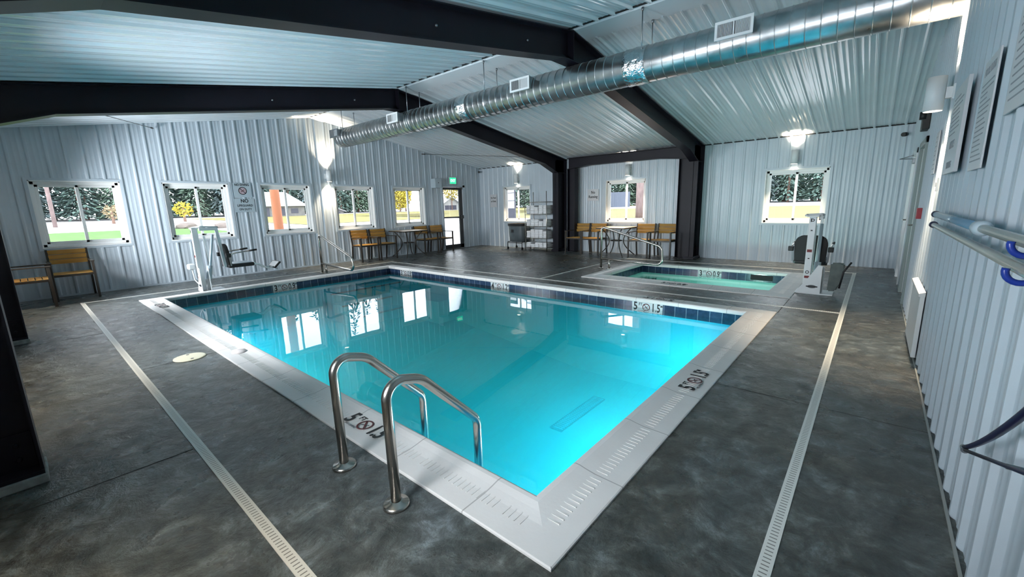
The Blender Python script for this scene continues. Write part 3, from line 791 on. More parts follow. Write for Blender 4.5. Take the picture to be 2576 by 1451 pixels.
hand_rail(-4.49, 8.25, 1.36, 'steel handrail leading into the spa', 0.84, 0.52)

# ------------------------------------------------------------------ pool lifts
def pool_lift(x, y, label, bag):
    t = thing('pool_lift', label, 'pool lift', (x, y, 0), 0, 'white pool access lifts')
    b = MB(); b.box(-0.13, 0.33, -0.06, 0.30, 0.0, 0.018, 0.003); b.build('base_plate', M_white, t)
    g = MB(); g.prism([(-0.12, 0.018), (0.18, 0.018), (0.18, 0.42), (0.13, 0.44), (0.02, 0.24), (-0.07, 0.10)], 'y', -0.060, -0.052); g.prism([(-0.12, 0.018), (0.20, 0.018), (0.20, 0.40), (0.14, 0.42), (0.03, 0.23), (-0.06, 0.10)], 'y', 0.07, 0.08)
    g.build('gusset', M_white, t)
    em = MB(); em.prism([(0.075+0.055*math.cos(k*PI/8), 0.115+0.024*math.sin(k*PI/8)) for k in range(16)], 'y', -0.064, -0.060); em.build('emblem', M_grayink, t)
    em = MB(); em.box(0.005, 0.145, -0.066, -0.064, 0.108, 0.124); em.build('emblem_band', M_ink, t)
    m = MB(); m.box(-0.043, 0.043, -0.05, 0.04, 0.018, 1.13, 0.006); m.build('mast', M_white, t)
    for za, zb in ((0.62, 0.66), (0.235, 0.27)):
        s = MB(); s.box(-0.03, 0.03, -0.053, -0.05, za, zb); s.build('red_label', M_red, t)
    w = MB(); place(ring_bm(0.016, 0.024, 20), Matrix.Translation((0, -0.052, 0.325)) @ Matrix.Rotation(PI/2, 4, 'X'), w)
    w.build('access_symbol', M_ink, t)
    w = MB(); place(ring_bm(0.013, 0.022, 20), Matrix.Translation((0.0, -0.052, 1.085)) @ Matrix.Rotation(PI/2, 4, 'X'), w); w.box(-0.024, -0.010, -0.0535, -0.051, 1.06, 1.11); w.build('mast_logo', M_ink, t)
    for za, zb in ((0.93, 0.945), (0.52, 0.535)):
        w = MB(); w.box(-0.012, 0.011, -0.0535, -0.051, za, zb); w.build('height_mark', M_ink, t)
    h = MB(); h.tube(round_path([(-0.09, -0.02, 1.15), (-0.09, 0.05, 1.16), (0.10, 0.05, 1.17), (0.10, 0.34, 1.15)], 0.02), 0.014, 10); h.box(-0.075, 0.075, -0.06, 0.16, 1.13, 1.155, 0.005); h.build('top_bracket', M_white, t)
    a = MB(); a.bar((0.085, 0.05, 1.12), (0.085, 0.33, 1.12), 0.05, 0.05); a.bar((0.085, 0.31, 1.14), (0.06, 0.38, 0.40), 0.05, 0.035); a.bar((0.03, 0.12, 1.0), (0.03, 0.17, 0.28), 0.03, 0.03); a.build('lift_arm', M_white, t)
    ac = MB(); ac.cyl((0.10, 0.10, 0.30), (0.09, 0.24, 1.02), 0.022, 12); ac.cyl((0.11, 0.08, 0.22), (0.10, 0.12, 0.46), 0.045, 12); ac.build('actuator', M_signb, t)
    bx = MB()
    if not bag: bx.box(-0.20, -0.06, -0.16, -0.05, 0.40, 0.50, 0.02); bx.tube(round_path([(-0.12, -0.10, 0.42), (-0.13, -0.08, 0.2), (-0.04, 0.0, 0.05)], 0.05), 0.012, 8); bx.build('battery_box', M_white, t)
    # chair facing +y
    yb = 0.42; sb = MB(); ob = []
    prof = [(-0.20, 0.42), (-0.215, 0.70), (-0.19, 0.79), (-0.12, 0.835), (0.12, 0.835), (0.19, 0.79), (0.215, 0.70), (0.20, 0.42)]
    cx = -0.03
    sh = Matrix.Translation((cx, yb, 0)) @ Matrix(((1, 0, 0, 0), (0, 1, -0.10, 0.06), (0, 0, 1, 0), (0, 0, 0, 1)))
    tmp = MB(); tmp.prism(prof, 'y', -0.03, 0.03); tmp.bm.transform(sh); bmesh.ops.bevel(tmp.bm, geom=tmp.bm.edges[:], offset=0.012, segments=2, affect='EDGES'); sb.merge(tmp.bm)
    sb.build('seat_back', M_blackp, t)
    st = MB(); st.box(cx-0.21, cx+0.21, yb-0.02, yb+0.42, 0.38, 0.45, 0.025); st.build('seat', M_blackp, t)
    pd = MB(); pd.box(cx-0.19, cx+0.19, yb+0.05, yb+0.40, 0.445, 0.458, 0.006); pd.build('seat_pad', M_signb, t)
    for sx in (-1, 1):
        am = MB(); xa = cx+sx*0.255
        am.tube(round_path([(xa, yb-0.03, 0.62), (xa, yb+0.10, 0.66), (xa, yb+0.46, 0.69)], 0.05), 0.013, 10); ar = am.build('armrest', M_chrome, t)
        gp = MB(); gp.tube([(xa, yb+0.34, 0.68), (xa, yb+0.47, 0.691)], 0.019, 10); gp.build('grip', M_blackp, ar)
        hk = MB(); hk.box(xa-0.035-0.0, xa+0.035, yb-0.06, yb+0.02, 0.585, 0.66, 0.008); hk.build('arm_hinge', M_blackp, ar)
        dg_ = MB(); dg_.bar((xa-sx*0.02, yb+0.0, 0.62), (xa-sx*0.03, yb+0.02, 0.42), 0.012, 0.03); dg_.build('arm_brace', M_alum, ar)
    fr = MB(); fr.tube(round_path([(cx-0.09, yb+0.38, 0.40), (cx-0.09, yb+0.52, 0.40), (cx-0.09, yb+0.68, 0.29), (cx-0.09, yb+0.80, 0.31)], 0.08), 0.014, 10); fr.tube(round_path([(cx+0.09, yb+0.38, 0.40), (cx+0.09, yb+0.52, 0.40), (cx+0.09, yb+0.68, 0.29), (cx+0.09, yb+0.80, 0.31)], 0.08), 0.014, 10); fr.build('footrest_tube', M_white, t)
    fp = MB(); fp.bar((cx, yb+0.78, 0.285), (cx, yb+0.90, 0.40), 0.36, 0.035, bev=0.008); fo = fp.build('footrest', M_blackp, t)
    fq = MB(); fq.bar((cx, yb+0.79, 0.312), (cx, yb+0.88, 0.398), 0.30, 0.012); fq.build('footrest_pad', M_signw, t)
    if bag:
        bg = MB(); seg = 7
        poly0 = [(0.255, 0.06), (0.36, 0.07), (0.40, 0.20), (0.425, 0.40), (0.435, 0.47), (0.36, 0.475), (0.27, 0.47), (0.262, 0.25)]
        bg.prism(poly0, 'y', -0.045, 0.085); bmesh.ops.bevel(bg.bm, geom=bg.bm.edges[:], offset=0.02, segments=2, affect='EDGES')
        tag(bg.build('cover_bag', M_bagg, t), 'grey folded canvas cover hanging at the side')
        st2 = MB(); st2.tube([(0.395, -0.05, 0.12), (0.425, -0.05, 0.36), (0.50, -0.03, 0.50)], 0.012, 8); st2.build('bag_strap', M_ink, t)
    return t
pool_lift(-9.27, 2.07, 'white pool lift with black seat beside the exit door wall windows', False)
pool_lift(-0.68, 7.56, 'white pool lift with black seat and grey bag beside the spa', True)

# ------------------------------------------------------------------ patio chairs and tables
def make_chair():
    t = thing('patio_chair', 'x', 'chair', (0, 0, 0), 0, 'slatted patio armchairs'); dk = M_chairmetal
    W = 0.255
    for s in (-1, 1):
        l = MB(); l.box(s*W-0.0175, s*W+0.0175, -0.275, -0.235, 0, 0.635, 0.004, None); l.build('leg', dk, t)
        r = MB(); r.bar((s*W*0.97, 0.275, 0.0), (s*W*0.97, 0.205, 0.44), 0.03, 0.036, (0, 1, 0)); r.bar((s*W*0.97, 0.205, 0.43), (s*W*0.97, 0.285, 0.845), 0.03, 0.034, (0, 1, 0)); r.build('leg', dk, t)
        a = MB(); a.box(s*W-0.024, s*W+0.024, -0.285, 0.235, 0.632, 0.652, 0.004); a.build('armrest', dk, t)
    f = MB()
    for s in (-1, 1): f.bar((s*W*0.97, -0.25, 0.425), (s*W*0.97, 0.22, 0.425), 0.024, 0.035)
    f.bar((-W, -0.25, 0.425), (W, -0.25, 0.425), 0.024, 0.035); f.bar((-W, 0.20, 0.425), (W, 0.20, 0.425), 0.024, 0.035)
    f.build('seat_frame', dk, t)
    st = MB()
    for k in range(6):
        y0 = -0.245+k*0.076; st.box(-0.238, 0.238, y0, y0+0.066, 0.436, 0.452, 0.003)
    st.build('seat', M_wood, t)
    b = MB()
    for k in range(3):
        z0 = 0.595+k*0.083; y = 0.222+k*0.016
        b.bar((-0.236, y+0.012, z0+0.038), (0.236, y+0.012, z0+0.038), 0.016, 0.077, (0, -0.19, 1), 0.003)
    b.build('backrest', M_wood, t)
    return t
chair0 = make_chair(); used = []
def chair(x, y, rz, label):
    c = chair0 if not used else copy_tree(chair0); used.append(1)
    c.location = (x, y, 0); c.rotation_euler = (0, 0, rz); c['label'] = label
# rz=0 faces -y; +90deg faces +x
chair(-10.55, 0.52, PI/2, 'slatted patio chair against the wall under the leftmost window')
chair(-10.02, -0.03, PI, 'slatted patio chair half hidden behind the dark column, seen from its side')
chair(-10.57, 6.14, PI/2, 'patio chair nearest the pool handrail in the row by the exit door wall')
chair(-10.57, 6.72, PI/2, 'patio chair between the exit door table and the chair by the handrail')
chair(-10.60, 8.27, PI/2, 'patio chair partly behind the table by the exit door')
chair(-10.57, 8.86, PI/2, 'patio chair right beside the glass exit door')
chair(-6.54, 10.60, 0.0, 'patio chair at the far wall, next to the towel rack and steel posts')
chair(-5.97, 10.56, 0.0, 'patio chair between the far wall table and the chair by the towel rack')
chair(-4.60, 10.62, 0.0, 'bright patio chair touching the far wall table on the spa side')
chair(-4.05, 10.72, 0.0, 'patio chair at the far wall, beside the double column near the spa')

def make_table():
    t = thing('patio_table', 'x', 'table', (0, 0, 0), 0, 'square bistro tables')
    m = MB(); m.box(-0.40, 0.40, -0.40, 0.40, 0.742, 0.760, 0.004); m.build('tabletop', M_tabletop, t)
    e = MB()
    for a in ((-0.405, 0.405, -0.405, -0.397), (-0.405, 0.405, 0.397, 0.405), (-0.405, -0.397, -0.405, 0.405), (0.397, 0.405, -0.405, 0.405)): e.box(a[0], a[1], a[2], a[3], 0.730, 0.757)
    e.build('table_edge', M_chairmetal, t)
    for sx in (-1, 1):
        for sy in (-1, 1):
            P = []
            for k in range(13):
                q = k/12; z = 0.742*(1-q); rr = 0.30-0.19*math.sin(q*PI)**1.0+0.06*q
                P.append((sx*rr, sy*rr, z))
            l = MB(); l.tube(P, 0.0135, 8); l.build('leg', M_chairmetal, t)
    s = MB(); s.tube([(0.155*math.cos(a*PI/8), 0.155*math.sin(a*PI/8), 0.40) for a in range(16)], 0.012, 8, closed=True)
    s.box(-0.12, 0.12, -0.12, 0.12, 0.393, 0.401); s.build('stretcher', M_chairmetal, t)
    return t
tb0 = make_table(); tb0.location = (-10.47, 7.52, 0); tb0['label'] = 'square patio table between chairs along the exit door wall'
tb1 = copy_tree(tb0); tb1.location = (-5.29, 10.55, 0); tb1['label'] = 'square patio table under the far wall window between two columns'

# ------------------------------------------------------------------ laundry cart, towel rack
def cart():
    t = thing('laundry_cart', 'grey vinyl laundry cart with black rim beside the towel rack', 'cart', (-8.80, 10.66, 0))
    b = MB(); n = 28; prof = [(0.26, 0.19, 0.235), (0.30, 0.22, 0.26), (0.315, 0.235, 0.45), (0.34, 0.25, 0.76)]
    rings = []
    for rx, ry, z in prof:
        ring = []
        for k in range(n):
            a = 2*PI*k/n; ca, sa = math.cos(a), math.sin(a); e = 0.55
            ring.append(b.bm.verts.new((rx*math.copysign(abs(ca)**e, ca)+random.uniform(-.004, .004), ry*math.copysign(abs(sa)**e, sa)+random.uniform(-.004, .004), z)))
        rings.append(ring)
    for A, B in zip(rings, rings[1:]):
        for k in range(n): b.bm.faces.new((A[k], A[(k+1) % n], B[(k+1) % n], B[k])).smooth = True
    b.bm.faces.new(rings[0][::-1]); b.build('bag', M_bag, t)
    r = MB(); pts = []
    for k in range(n):
        a = 2*PI*k/n; ca, sa = math.cos(a), math.sin(a); pts.append((0.345*math.copysign(abs(ca)**0.55, ca), 0.255*math.copysign(abs(sa)**0.55, sa), 0.77))
    for z in (0.765, 0.795, 0.82): r.tube([(p[0], p[1], z) for p in pts], 0.017, 8, closed=True)
    r.build('rim', M_blackp, t)
    c = MB()
    for x0, x1, z0 in ((-0.05, 0.06, 0.60),): c.box(-0.13, -0.05, -0.262, -0.252, 0.56, 0.64); c.box(-0.14, -0.04, -0.262, -0.252, 0.545, 0.555)
    c.build('printed_mark', M_ink, t)
    f = MB()
    for sx in (-1, 1):
        f.tube(round_path([(sx*0.30, -0.24, 0.085), (sx*0.30, -0.24, 0.245), (sx*0.30, 0.20, 0.245), (sx*0.30, 0.20, 0.085)], 0.03), 0.012, 8)
    f.cyl((-0.30, -0.24, 0.215), (0.30, -0.24, 0.215), 0.012, 8); f.cyl((-0.30, 0.20, 0.215), (0.30, 0.20, 0.215), 0.012, 8)
    f.build('frame', M_blackp, t)
    for sx in (-1, 1):
        for y in (-0.24, 0.20):
            w = MB(); w.lathe([(0.012, -0.014), (0.04, -0.012), (0.04, 0.012), (0.012, 0.014)], Matrix.Translation((sx*0.30, y+0.01, 0.04)) @ Matrix.Rotation(PI/2, 4, 'Y'), 16); w.bar((sx*0.30, y, 0.05), (sx*0.30, y, 0.095), 0.02, 0.03); w.build('caster', M_blackp, t)
cart()

RX0, RX1, RY0, RY1 = -8.31, -7.49, 10.37, 10.80
SHELF = [0.11, 0.405, 0.765, 1.135, 1.50]
def rack():
    t = thing('towel_rack', 'chrome wire rack full of white towels beside the dark column', 'rack', ((RX0+RX1)/2, (RY0+RY1)/2, 0))
    for x in (RX0, RX1):
        for y in (RY0, RY1):
            p = MB(); p.cyl((x, y, 0.0), (x, y, 1.80), 0.0125, 10); p.build('post', M_chrome, t, True)
    for z in SHELF:
        s = MB()
        for y in (RY0, RY1):
            s.cyl((RX0, y, z-0.012), (RX1, y, z-0.012), 0.005, 6); s.cyl((RX0, y, z-0.038), (RX1, y, z-0.038), 0.004, 6)
        for x in (RX0, RX1):
            s.cyl((x, RY0, z-0.012), (x, RY1, z-0.012), 0.005, 6); s.cyl((x, RY0, z-0.038), (x, RY1, z-0.038), 0.004, 6)
        k = RX0+0.03
        while k < RX1: s.cyl((k, RY0, z-0.006), (k, RY1, z-0.006), 0.0025, 5); k += 0.03
        s.build('shelf', M_chrome, t, True)
rack()
def towels():
    mb = MB(); T = 0.05; w, d = 0.145, 0.33
    # one folded towel: three rounded layers with a fold at the front
    sec = []
    n = 6
    for i in range(n+1):
        a = -PI/2-PI*i/n; sec.append((-d/2+T/2+math.cos(a)*T/2, T/2+math.sin(a)*T/2))
    sec = [(d/2, 0.001)]+sec+[(d/2, T-0.001), (d/2-0.006, T*0.66), (-d/2+0.03, T*0.64), (d/2-0.004, T*0.60), (d/2, T*0.36), (-d/2+0.035, T*0.33), (d/2, T*0.30)]
    out = [(d/2, 0.0)]
    mb.box(-w/2, w/2, -d/2, d/2, 0, T, 0.014)
    me = mb.mesh('towel'); me.materials.append(M_towel)
    for p in me.polygons: p.use_smooth = True
    O = ['first', 'second', 'third', 'fourth', 'fifth', 'sixth']
    nm = ['bottom', 'lower middle', 'upper middle', 'top']
    for si, (z, cnt) in enumerate(zip(SHELF[:4], (3, 5, 4, 5))):
        for c in range(5):
            x = RX0+0.09+c*0.16
            for k in range(cnt-(1 if (si*5+c) % 4 == 1 else 0)):
                o = link(bpy.data.objects.new('folded_towel', me))
                o.location = (x+random.uniform(-.007, .007), RY0+0.20+random.uniform(-.01, .01), z-0.003+k*(T+0.0015))
                o.rotation_euler = (0, 0, random.uniform(-.04, .04))
                tag(o, 'white towel %s from the bottom, %s stack from the cart, %s rack shelf' % (O[k], O[c], nm[si]), 'towel', 'folded white towels on the rack')
towels()

# ------------------------------------------------------------------ sconces
def sconce(x, y, nx, ny, label, lights=True, z0=2.12, z1=2.40, fixture=True, pw=1.0):
    r = 0.065
    if fixture:
        t = thing('wall_sconce', label, 'wall lamp', (x, y, 2.26), 0, 'white cylinder up-and-down wall lamps')
        h = z1-z0
        s = MB(); s.lathe([(r-0.004, -h/2), (r, -h/2), (r, h/2), (r-0.004, h/2), (r-0.004, -h/2)], None, 32, (False, False)); s.build('shade', M_white, t)
        L = MB()
        for zz in (-h/2+0.022, h/2-0.035): L.lathe([(r-0.006, zz), (r-0.006, zz+0.004)], None, 24)
        L.build('lens', M_lens, t)
        b = MB(); dist = 0.125
        b.bar((nx*r*0.98, ny*r*0.98, 0), (nx*(dist-0.015), ny*(dist-0.015), 0), 0.05, 0.09); b.bar((nx*(dist-0.02), ny*(dist-0.02), 0), (nx*dist*0.99, ny*dist*0.99, 0), 0.12, 0.12); b.build('mount', M_white, t)
    for sg, z in ((1, z1+0.004), (-1, z0-0.004)):
        ld = bpy.data.lights.new('sconce_lamp', 'SPOT'); ld.energy = 230*pw; ld.color = (1.0, 0.80, 0.57); ld.spot_size = math.radians(84); ld.spot_blend = 0.85; ld.shadow_soft_size = 0.035
        o = link(bpy.data.objects.new('sconce_lamp', ld)); o.location = (x+nx*0.035, y+ny*0.035, z); o.rotation_euler = (PI if sg > 0 else 0, 0, 0)
sconce(XL+0.125, 5.44, -1, 0, 'white cylinder lamp on the exit door wall between windows')
sconce(-9.12, YF-0.125, 0, 1, 'white cylinder lamp above the window by the laundry cart')
sconce(-5.20, YF-0.125, 0, 1, 'white cylinder lamp above the window between the dark columns')
sconce(-1.43, YF-0.125, 0, 1, 'white cylinder lamp above the window behind the spa lift')
sconce(XR-0.125, 5.40, 1, 0, 'large white cylinder lamp on the wall with poles and notice boards')
for x in (-9.12, -5.2, -1.43): sconce(x, YN+0.14, 0, -1, '', fixture=False, pw=0.6)

# ------------------------------------------------------------------ signs and wall items
def sign_panel(name, label, origin, U, V, w, h, texts, m, th=0.006, ring=None, lines=()):
    U = Vector(U); V = Vector(V); Wn = U.cross(V); O = Vector(origin)
    F = Matrix(((U.x, V.x, Wn.x, O.x), (U.y, V.y, Wn.y, O.y), (U.z, V.z, Wn.z, O.z), (0, 0, 0, 1)))
    t = thing(name, label, 'sign', origin)
    p = MB(); p.box(-w/2, w/2, -h/2, h/2, 0, th, 0.0015, F); p.build('panel', m, t, True)
    a = MB()
    for s, x, y, size, sx in texts: place(text_bm(s, size, size*0.028, sx, 0.0006), F @ Matrix.Translation((x, y, th+0.0006)), a)
    for (x0, x1, y0, y1) in lines: a.box(x0, x1, y0, y1, th, th+0.001, 0, F)
    a.build('lettering', M_paleink if len(lines) else M_ink, t, True)
    if ring:
        cx, cy, rr = ring
        k = MB(); place(ring_bm(rr*0.82, rr, 32), F @ Matrix.Translation((cx, cy, th+0.0005)), k)
        k.box(-rr*0.9, rr*0.9, -rr*0.08, rr*0.08, 0, 0.001, 0, F @ Matrix.Translation((cx, cy, th+0.0006)) @ Matrix.Rotation(-PI/4, 4, 'Z')); k.build('prohibition_ring', M_ink, t, True)
        dsk = MB(); dsk.lathe([(rr*0.84, 0), (rr*0.84, 0.0004)], F @ Matrix.Translation((cx, cy, th)), 32); dsk.build('ring_ground', mat('pale_pink', (0.45, 0.36, 0.40), 0.5), t, True)
        d = MB(); d.box(-rr*0.5, rr*0.5, -rr*0.07, rr*0.07, 0, 0.0012, 0, F @ Matrix.Translation((cx, cy, th+0.0006)) @ Matrix.Rotation(PI/5, 4, 'Z')); d.build('diver_mark', M_dred, t, True)
sx = XL+0.0205
sign_panel('wall_sign', 'No Diving sign with ring symbol on the wall between second and third windows', (sx, 3.45, 1.89), (0, 1, 0), (0, 0, 1), 0.36, 0.32, [('NO DIVING', 0, 0.115, 0.068, 0.82)], M_signb, ring=(0, -0.015, 0.085))
sign_panel('wall_sign', 'No Lifeguard On Duty sign below the No Diving sign', (sx, 3.46, 1.555), (0, 1, 0), (0, 0, 1), 0.40, 0.30, [('NO', 0, 0.095, 0.105, 0.95), ('LIFEGUARD', 0.0, -0.005, 0.066, 0.92), ('ON DUTY', 0, -0.088, 0.062, 0.9)], M_signb)
sy = YF-0.0205
sign_panel('wall_sign', 'No Food or Drink sign on the far wall left of the towel rack window', (-10.25, sy, 1.58), (1, 0, 0), (0, 0, 1), 0.32, 0.44, [('No Food', 0, 0.10, 0.082, 0.8), ('or Drink', 0, -0.02, 0.082, 0.8)], M_signw)
sign_panel('wall_sign', 'No Running sign on the far wall beside the window between columns', (-6.30, sy, 1.645), (1, 0, 0), (0, 0, 1), 0.36, 0.33, [('No', 0, 0.07, 0.11, 0.9), ('Running', 0, -0.055, 0.105, 0.85)], M_signw)
# right wall rule boards (offset from the wall on their ribs)
rx = XR-0.0205
def rulelines(w, y0, y1, n, seed):
    R = random.Random(seed); out = []
    for k in range(n):
        y = y0+(y1-y0)*k/(n-1); out.append((-w, -w+2*w*R.uniform(0.55, 1.0), y-0.0035, y+0.0035))
    return out
sign_panel('wall_sign', 'thick white notice board standing off the wall, nearest the big wall lamp', (rx-0.02, 4.28, 1.835), (0, -1, 0), (0, 0, 1), 0.62, 0.58, [('NOTICE', 0, -0.10, 0.07, 0.9), ('WARNING', 0, -0.235, 0.06, 0.9)], M_signw, 0.02, lines=rulelines(0.25, 0.22, -0.02, 9, 1))
sign_panel('wall_sign', 'tall white rules board, second from the big wall lamp', (rx, 3.47, 1.82), (0, -1, 0), (0, 0, 1), 0.40, 0.58, [('POOL RULES', 0, 0.225, 0.055, 0.95)], M_signw, 0.008, lines=rulelines(0.17, 0.16, -0.24, 16, 2))
sign_panel('wall_sign', 'white board above the poles, third from the big wall lamp', (rx, 2.66, 1.97), (0, -1, 0), (0, 0, 1), 0.50, 0.47, [], M_signw, 0.008, lines=rulelines(0.20, 0.18, -0.18, 12, 3))
sign_panel('wall_sign', 'small white plaque between the big wall lamp and the nearer door', (rx, 5.95, 1.80), (0, -1, 0), (0, 0, 1), 0.26, 0.40, [], M_signw, 0.008, lines=rulelines(0.10, 0.15, -0.15, 8, 4))

ex = thing('exit_sign', 'lit green exit sign above the glass door', 'exit sign', (XL+0.02, 9.72, 2.26))
m = MB(); m.box(XL+0.02, XL+0.075, 9.57, 9.87, 2.15, 2.375, 0.006); m.build('housing', M_white, ex, True)
m = MB(); m.box(XL+0.075, XL+0.079, 9.585, 9.855, 2.165, 2.36); m.build('lit_face', M_exit, ex, True)
m = MB(); F = Matrix(((0, 0, 1, XL+0.080), (1, 0, 0, 9.72), (0, 1, 0, 2.262), (0, 0, 0, 1))); place(text_bm('EXIT', 0.125, 0.004, 0.85), F, m); m.build('lettering', M_exitw, ex, True)
bx = thing('speaker_box', 'plain grey-white box mounted on the wall left of the exit sign', 'wall box', (XL+0.02, 8.99, 2.15))
m = MB(); m.box(XL+0.010, XL+0.24, 8.82, 9.10, 2.01, 2.30, 0.01); m.build('case', M_signb, bx, True)
m = MB(); m.lathe([(0.014, 0), (0.014, 0.006)], Matrix.Translation((XL+0.24, 8.96, 2.17)) @ Matrix.Rotation(PI/2, 4, 'Y'), 12); m.build('knob', M_ink, bx, True)

def camera_dome(loc, d, label):
    t = thing('security_camera', label, 'camera', loc, 0)
    D = Vector(d).normalized(); L = Vector(loc)
    m = MB(); m.cyl(L, L+D*0.06, 0.02, 12); m.build('mount', M_white, t, True)
    m = MB(); m.cyl(L+D*0.05, L+D*0.15, 0.037, 16); m.build('body', M_blackp, t, True)
camera_dome((-10.86, 10.98, 2.60), (1, -1, -0.2), 'small black security camera in the ceiling corner by the exit door')
camera_dome((0.30, 11.03, 2.52), (-0.5, -1, -0.1), 'small black security camera in the ceiling corner above the closer door')

wb = thing('emergency_light', 'small dark box high above the door nearer the wall cabinet', 'wall box', (XR, 7.72, 2.32))
m = MB(); m.box(XR-0.085, XR-0.012, 7.58, 7.86, 2.21, 2.42, 0.008); m.build('housing', M_blackp, wb, True)
m = MB(); m.cyl((XR-0.085, 7.60, 2.33), (XR-0.085, 7.60, 2.42), 0.035, 12); m.build('lamp_head', M_blackp, wb, True)
sw = thing('light_switch', 'white switch plate below the big wall lamp', 'switch', (XR-0.02, 5.30, 1.49))
m = MB(); m.box(XR-0.032, XR-0.0195, 5.26, 5.345, 1.43, 1.55, 0.003); m.build('plate', M_vinyl, sw, True)
m = MB(); m.box(XR-0.040, XR-0.032, 5.29, 5.315, 1.47, 1.51, 0.002); m.build('toggle', M_vinyl, sw, True)
fa = thing('fire_alarm_pull', 'small red pull station on the wall beyond the poles', 'alarm', (XR-0.02, 6.65, 1.20))
m = MB(); m.box(XR-0.06, XR-0.012, 6.60, 6.70, 1.14, 1.26, 0.005); m.build('case', mat('alarm_red', (0.30, 0.02, 0.03), 0.4), fa, True)

pc = thing('wall_cabinet', 'low white wall cabinet with sloped lid near the floor', 'cabinet', (XR-0.02, 5.2, 0))
X0 = XR-0.05
m = MB(); m.box(X0, XR-0.0195, 4.83, 5.72, 0.03, 0.565, 0.004); m.build('body', M_trimw, pc, True)
m = MB(); m.prism([(X0-0.012, 0.565), (XR-0.0195, 0.565), (XR-0.0195, 0.605), (X0-0.012, 0.59)], 'y', 4.82, 5.73); m.build('lid', M_trimw, pc, True)

# poles and net on the right wall
def pole(z, y0, y1, collar, label, far_m):
    t = thing('telescopic_pole', label, 'pole', (0.335, y1, z), 0, 'long poles hung along the right wall')
    if collar:
        m = MB(); m.cyl((0.335, collar, z), (0.335, y1, z), 0.0205, 16); m.build('outer_tube', far_m, t, True)
        m = MB(); m.cyl((0.335, y0, z), (0.335, collar, z), 0.0165, 16); m.build('inner_tube', M_pole, t, True)
        m = MB(); m.lathe([(0.0205, -0.05), (0.03, -0.04), (0.03, 0.04), (0.018, 0.05)], Matrix.Translation((0.335, collar, z)) @ Matrix.Rotation(PI/2, 4, 'X'), 20); m.build('collar', M_signb, t, True)
    else:
        m = MB(); m.cyl((0.335, y0, z), (0.335, y1, z), 0.0165, 16); m.build('tube', M_pole, t, True)
    m = MB(); m.lathe([(0.023, 0.05), (0.024, -0.02), (0.010, -0.035)], Matrix.Translation((0.335, y1, z)) @ Matrix.Rotation(PI/2, 4, 'X'), 16); m.build('end_grip', M_navy, t, True)
pole(1.262, 0.15, 4.37, 2.56, 'upper wall pole, blue-grey with a collar joint', M_poleb)
pole(1.185, 0.15, 4.41, None, 'lower plain silver wall pole', M_pole)
def hook(y, z, label):
    t = thing('pole_hook', label, 'hook', (XR-0.02, y, z), 0, 'blue hooks holding the poles')
    m = MB(); P = [(XR-0.02, y, z-0.028), (0.375, y, z-0.034)]+[(0.335+0.033*math.cos(a), y, z-0.005+0.033*math.sin(a)) for a in [(-1.2-2.2*k/8) for k in range(9)]]
    m.tube(P, 0.009, 10); m.build('hook_arm', M_blue, t, True)
    m = MB(); m.box(XR-0.0235, XR-0.0195, y-0.03, y+0.03, z-0.07, z+0.05); m.build('backplate', M_blue, t, True)
for y in (1.83, 0.75):
    hook(y, 1.262, 'blue hook under the upper pole%s' % ('' if y > 1 else ', hidden end')); hook(y, 1.185, 'blue hook under the lower pole%s' % ('' if y > 1 else ', hidden end'))
nt_ = thing('skimmer_net', 'dark blue bent net frame hanging on the wall under the poles', 'net frame', (0.34, 2.1, 0.5))
m = MB(); P = []
for k in range(13):
    q = k/12; P.append((0.335, 2.10-0.9*q, 0.50+0.47*q+0.20*q*q))
m.tube(P, 0.013, 12, rs=[0.0075+0.0025*min(1, k/5) for k in range(13)]); m.build('frame_bar', M_navy, nt_, True)
m = MB(); m.cyl((0.335, 2.07, 0.503), (0.335, 0.9, 0.97), 0.006, 12); m.build('cross_rod', M_navy, nt_, True)
m = MB(); m.lathe([(0.006, 0.0), (0.010, 0.01), (0.011, 0.04)], Matrix.Translation((0.335, 2.12, 0.497)) @ Matrix.Rotation(PI/2, 4, 'X'), 12); m.build('tip', M_alum, nt_, True)
m = MB(); m.cyl((0.335, 1.6, 0.69), (XR-0.01, 1.6, 0.69), 0.008, 8); m.build('peg', M_alum, nt_, True)

# wall screws on the right wall (rows of panel fasteners)
scr = MB()
for z in (0.55, 2.22):
    k = 0
    y = 0.02+PITCH*5
    while y < 6.5:
        for dz in (0,):
            scr.lathe([(0.007, 0), (0.006, 0.003), (0.003, 0.005)], Matrix.Translation((XR-0.001, y+0.035, z+0.0)) @ Matrix.Rotation(-PI/2, 4, 'Y'), 6)
        y += PITCH
y = 0.02+PITCH*3
while y < 6.5:
    scr.lathe([(0.007, 0), (0.006, 0.003), (0.003, 0.005)], Matrix.Translation((XR-0.001, y+0.035, 0.07)) @ Matrix.Rotation(-PI/2, 4, 'Y'), 6); y += PITCH
tag(scr.build('trim_4', M_alum), kind='structure')

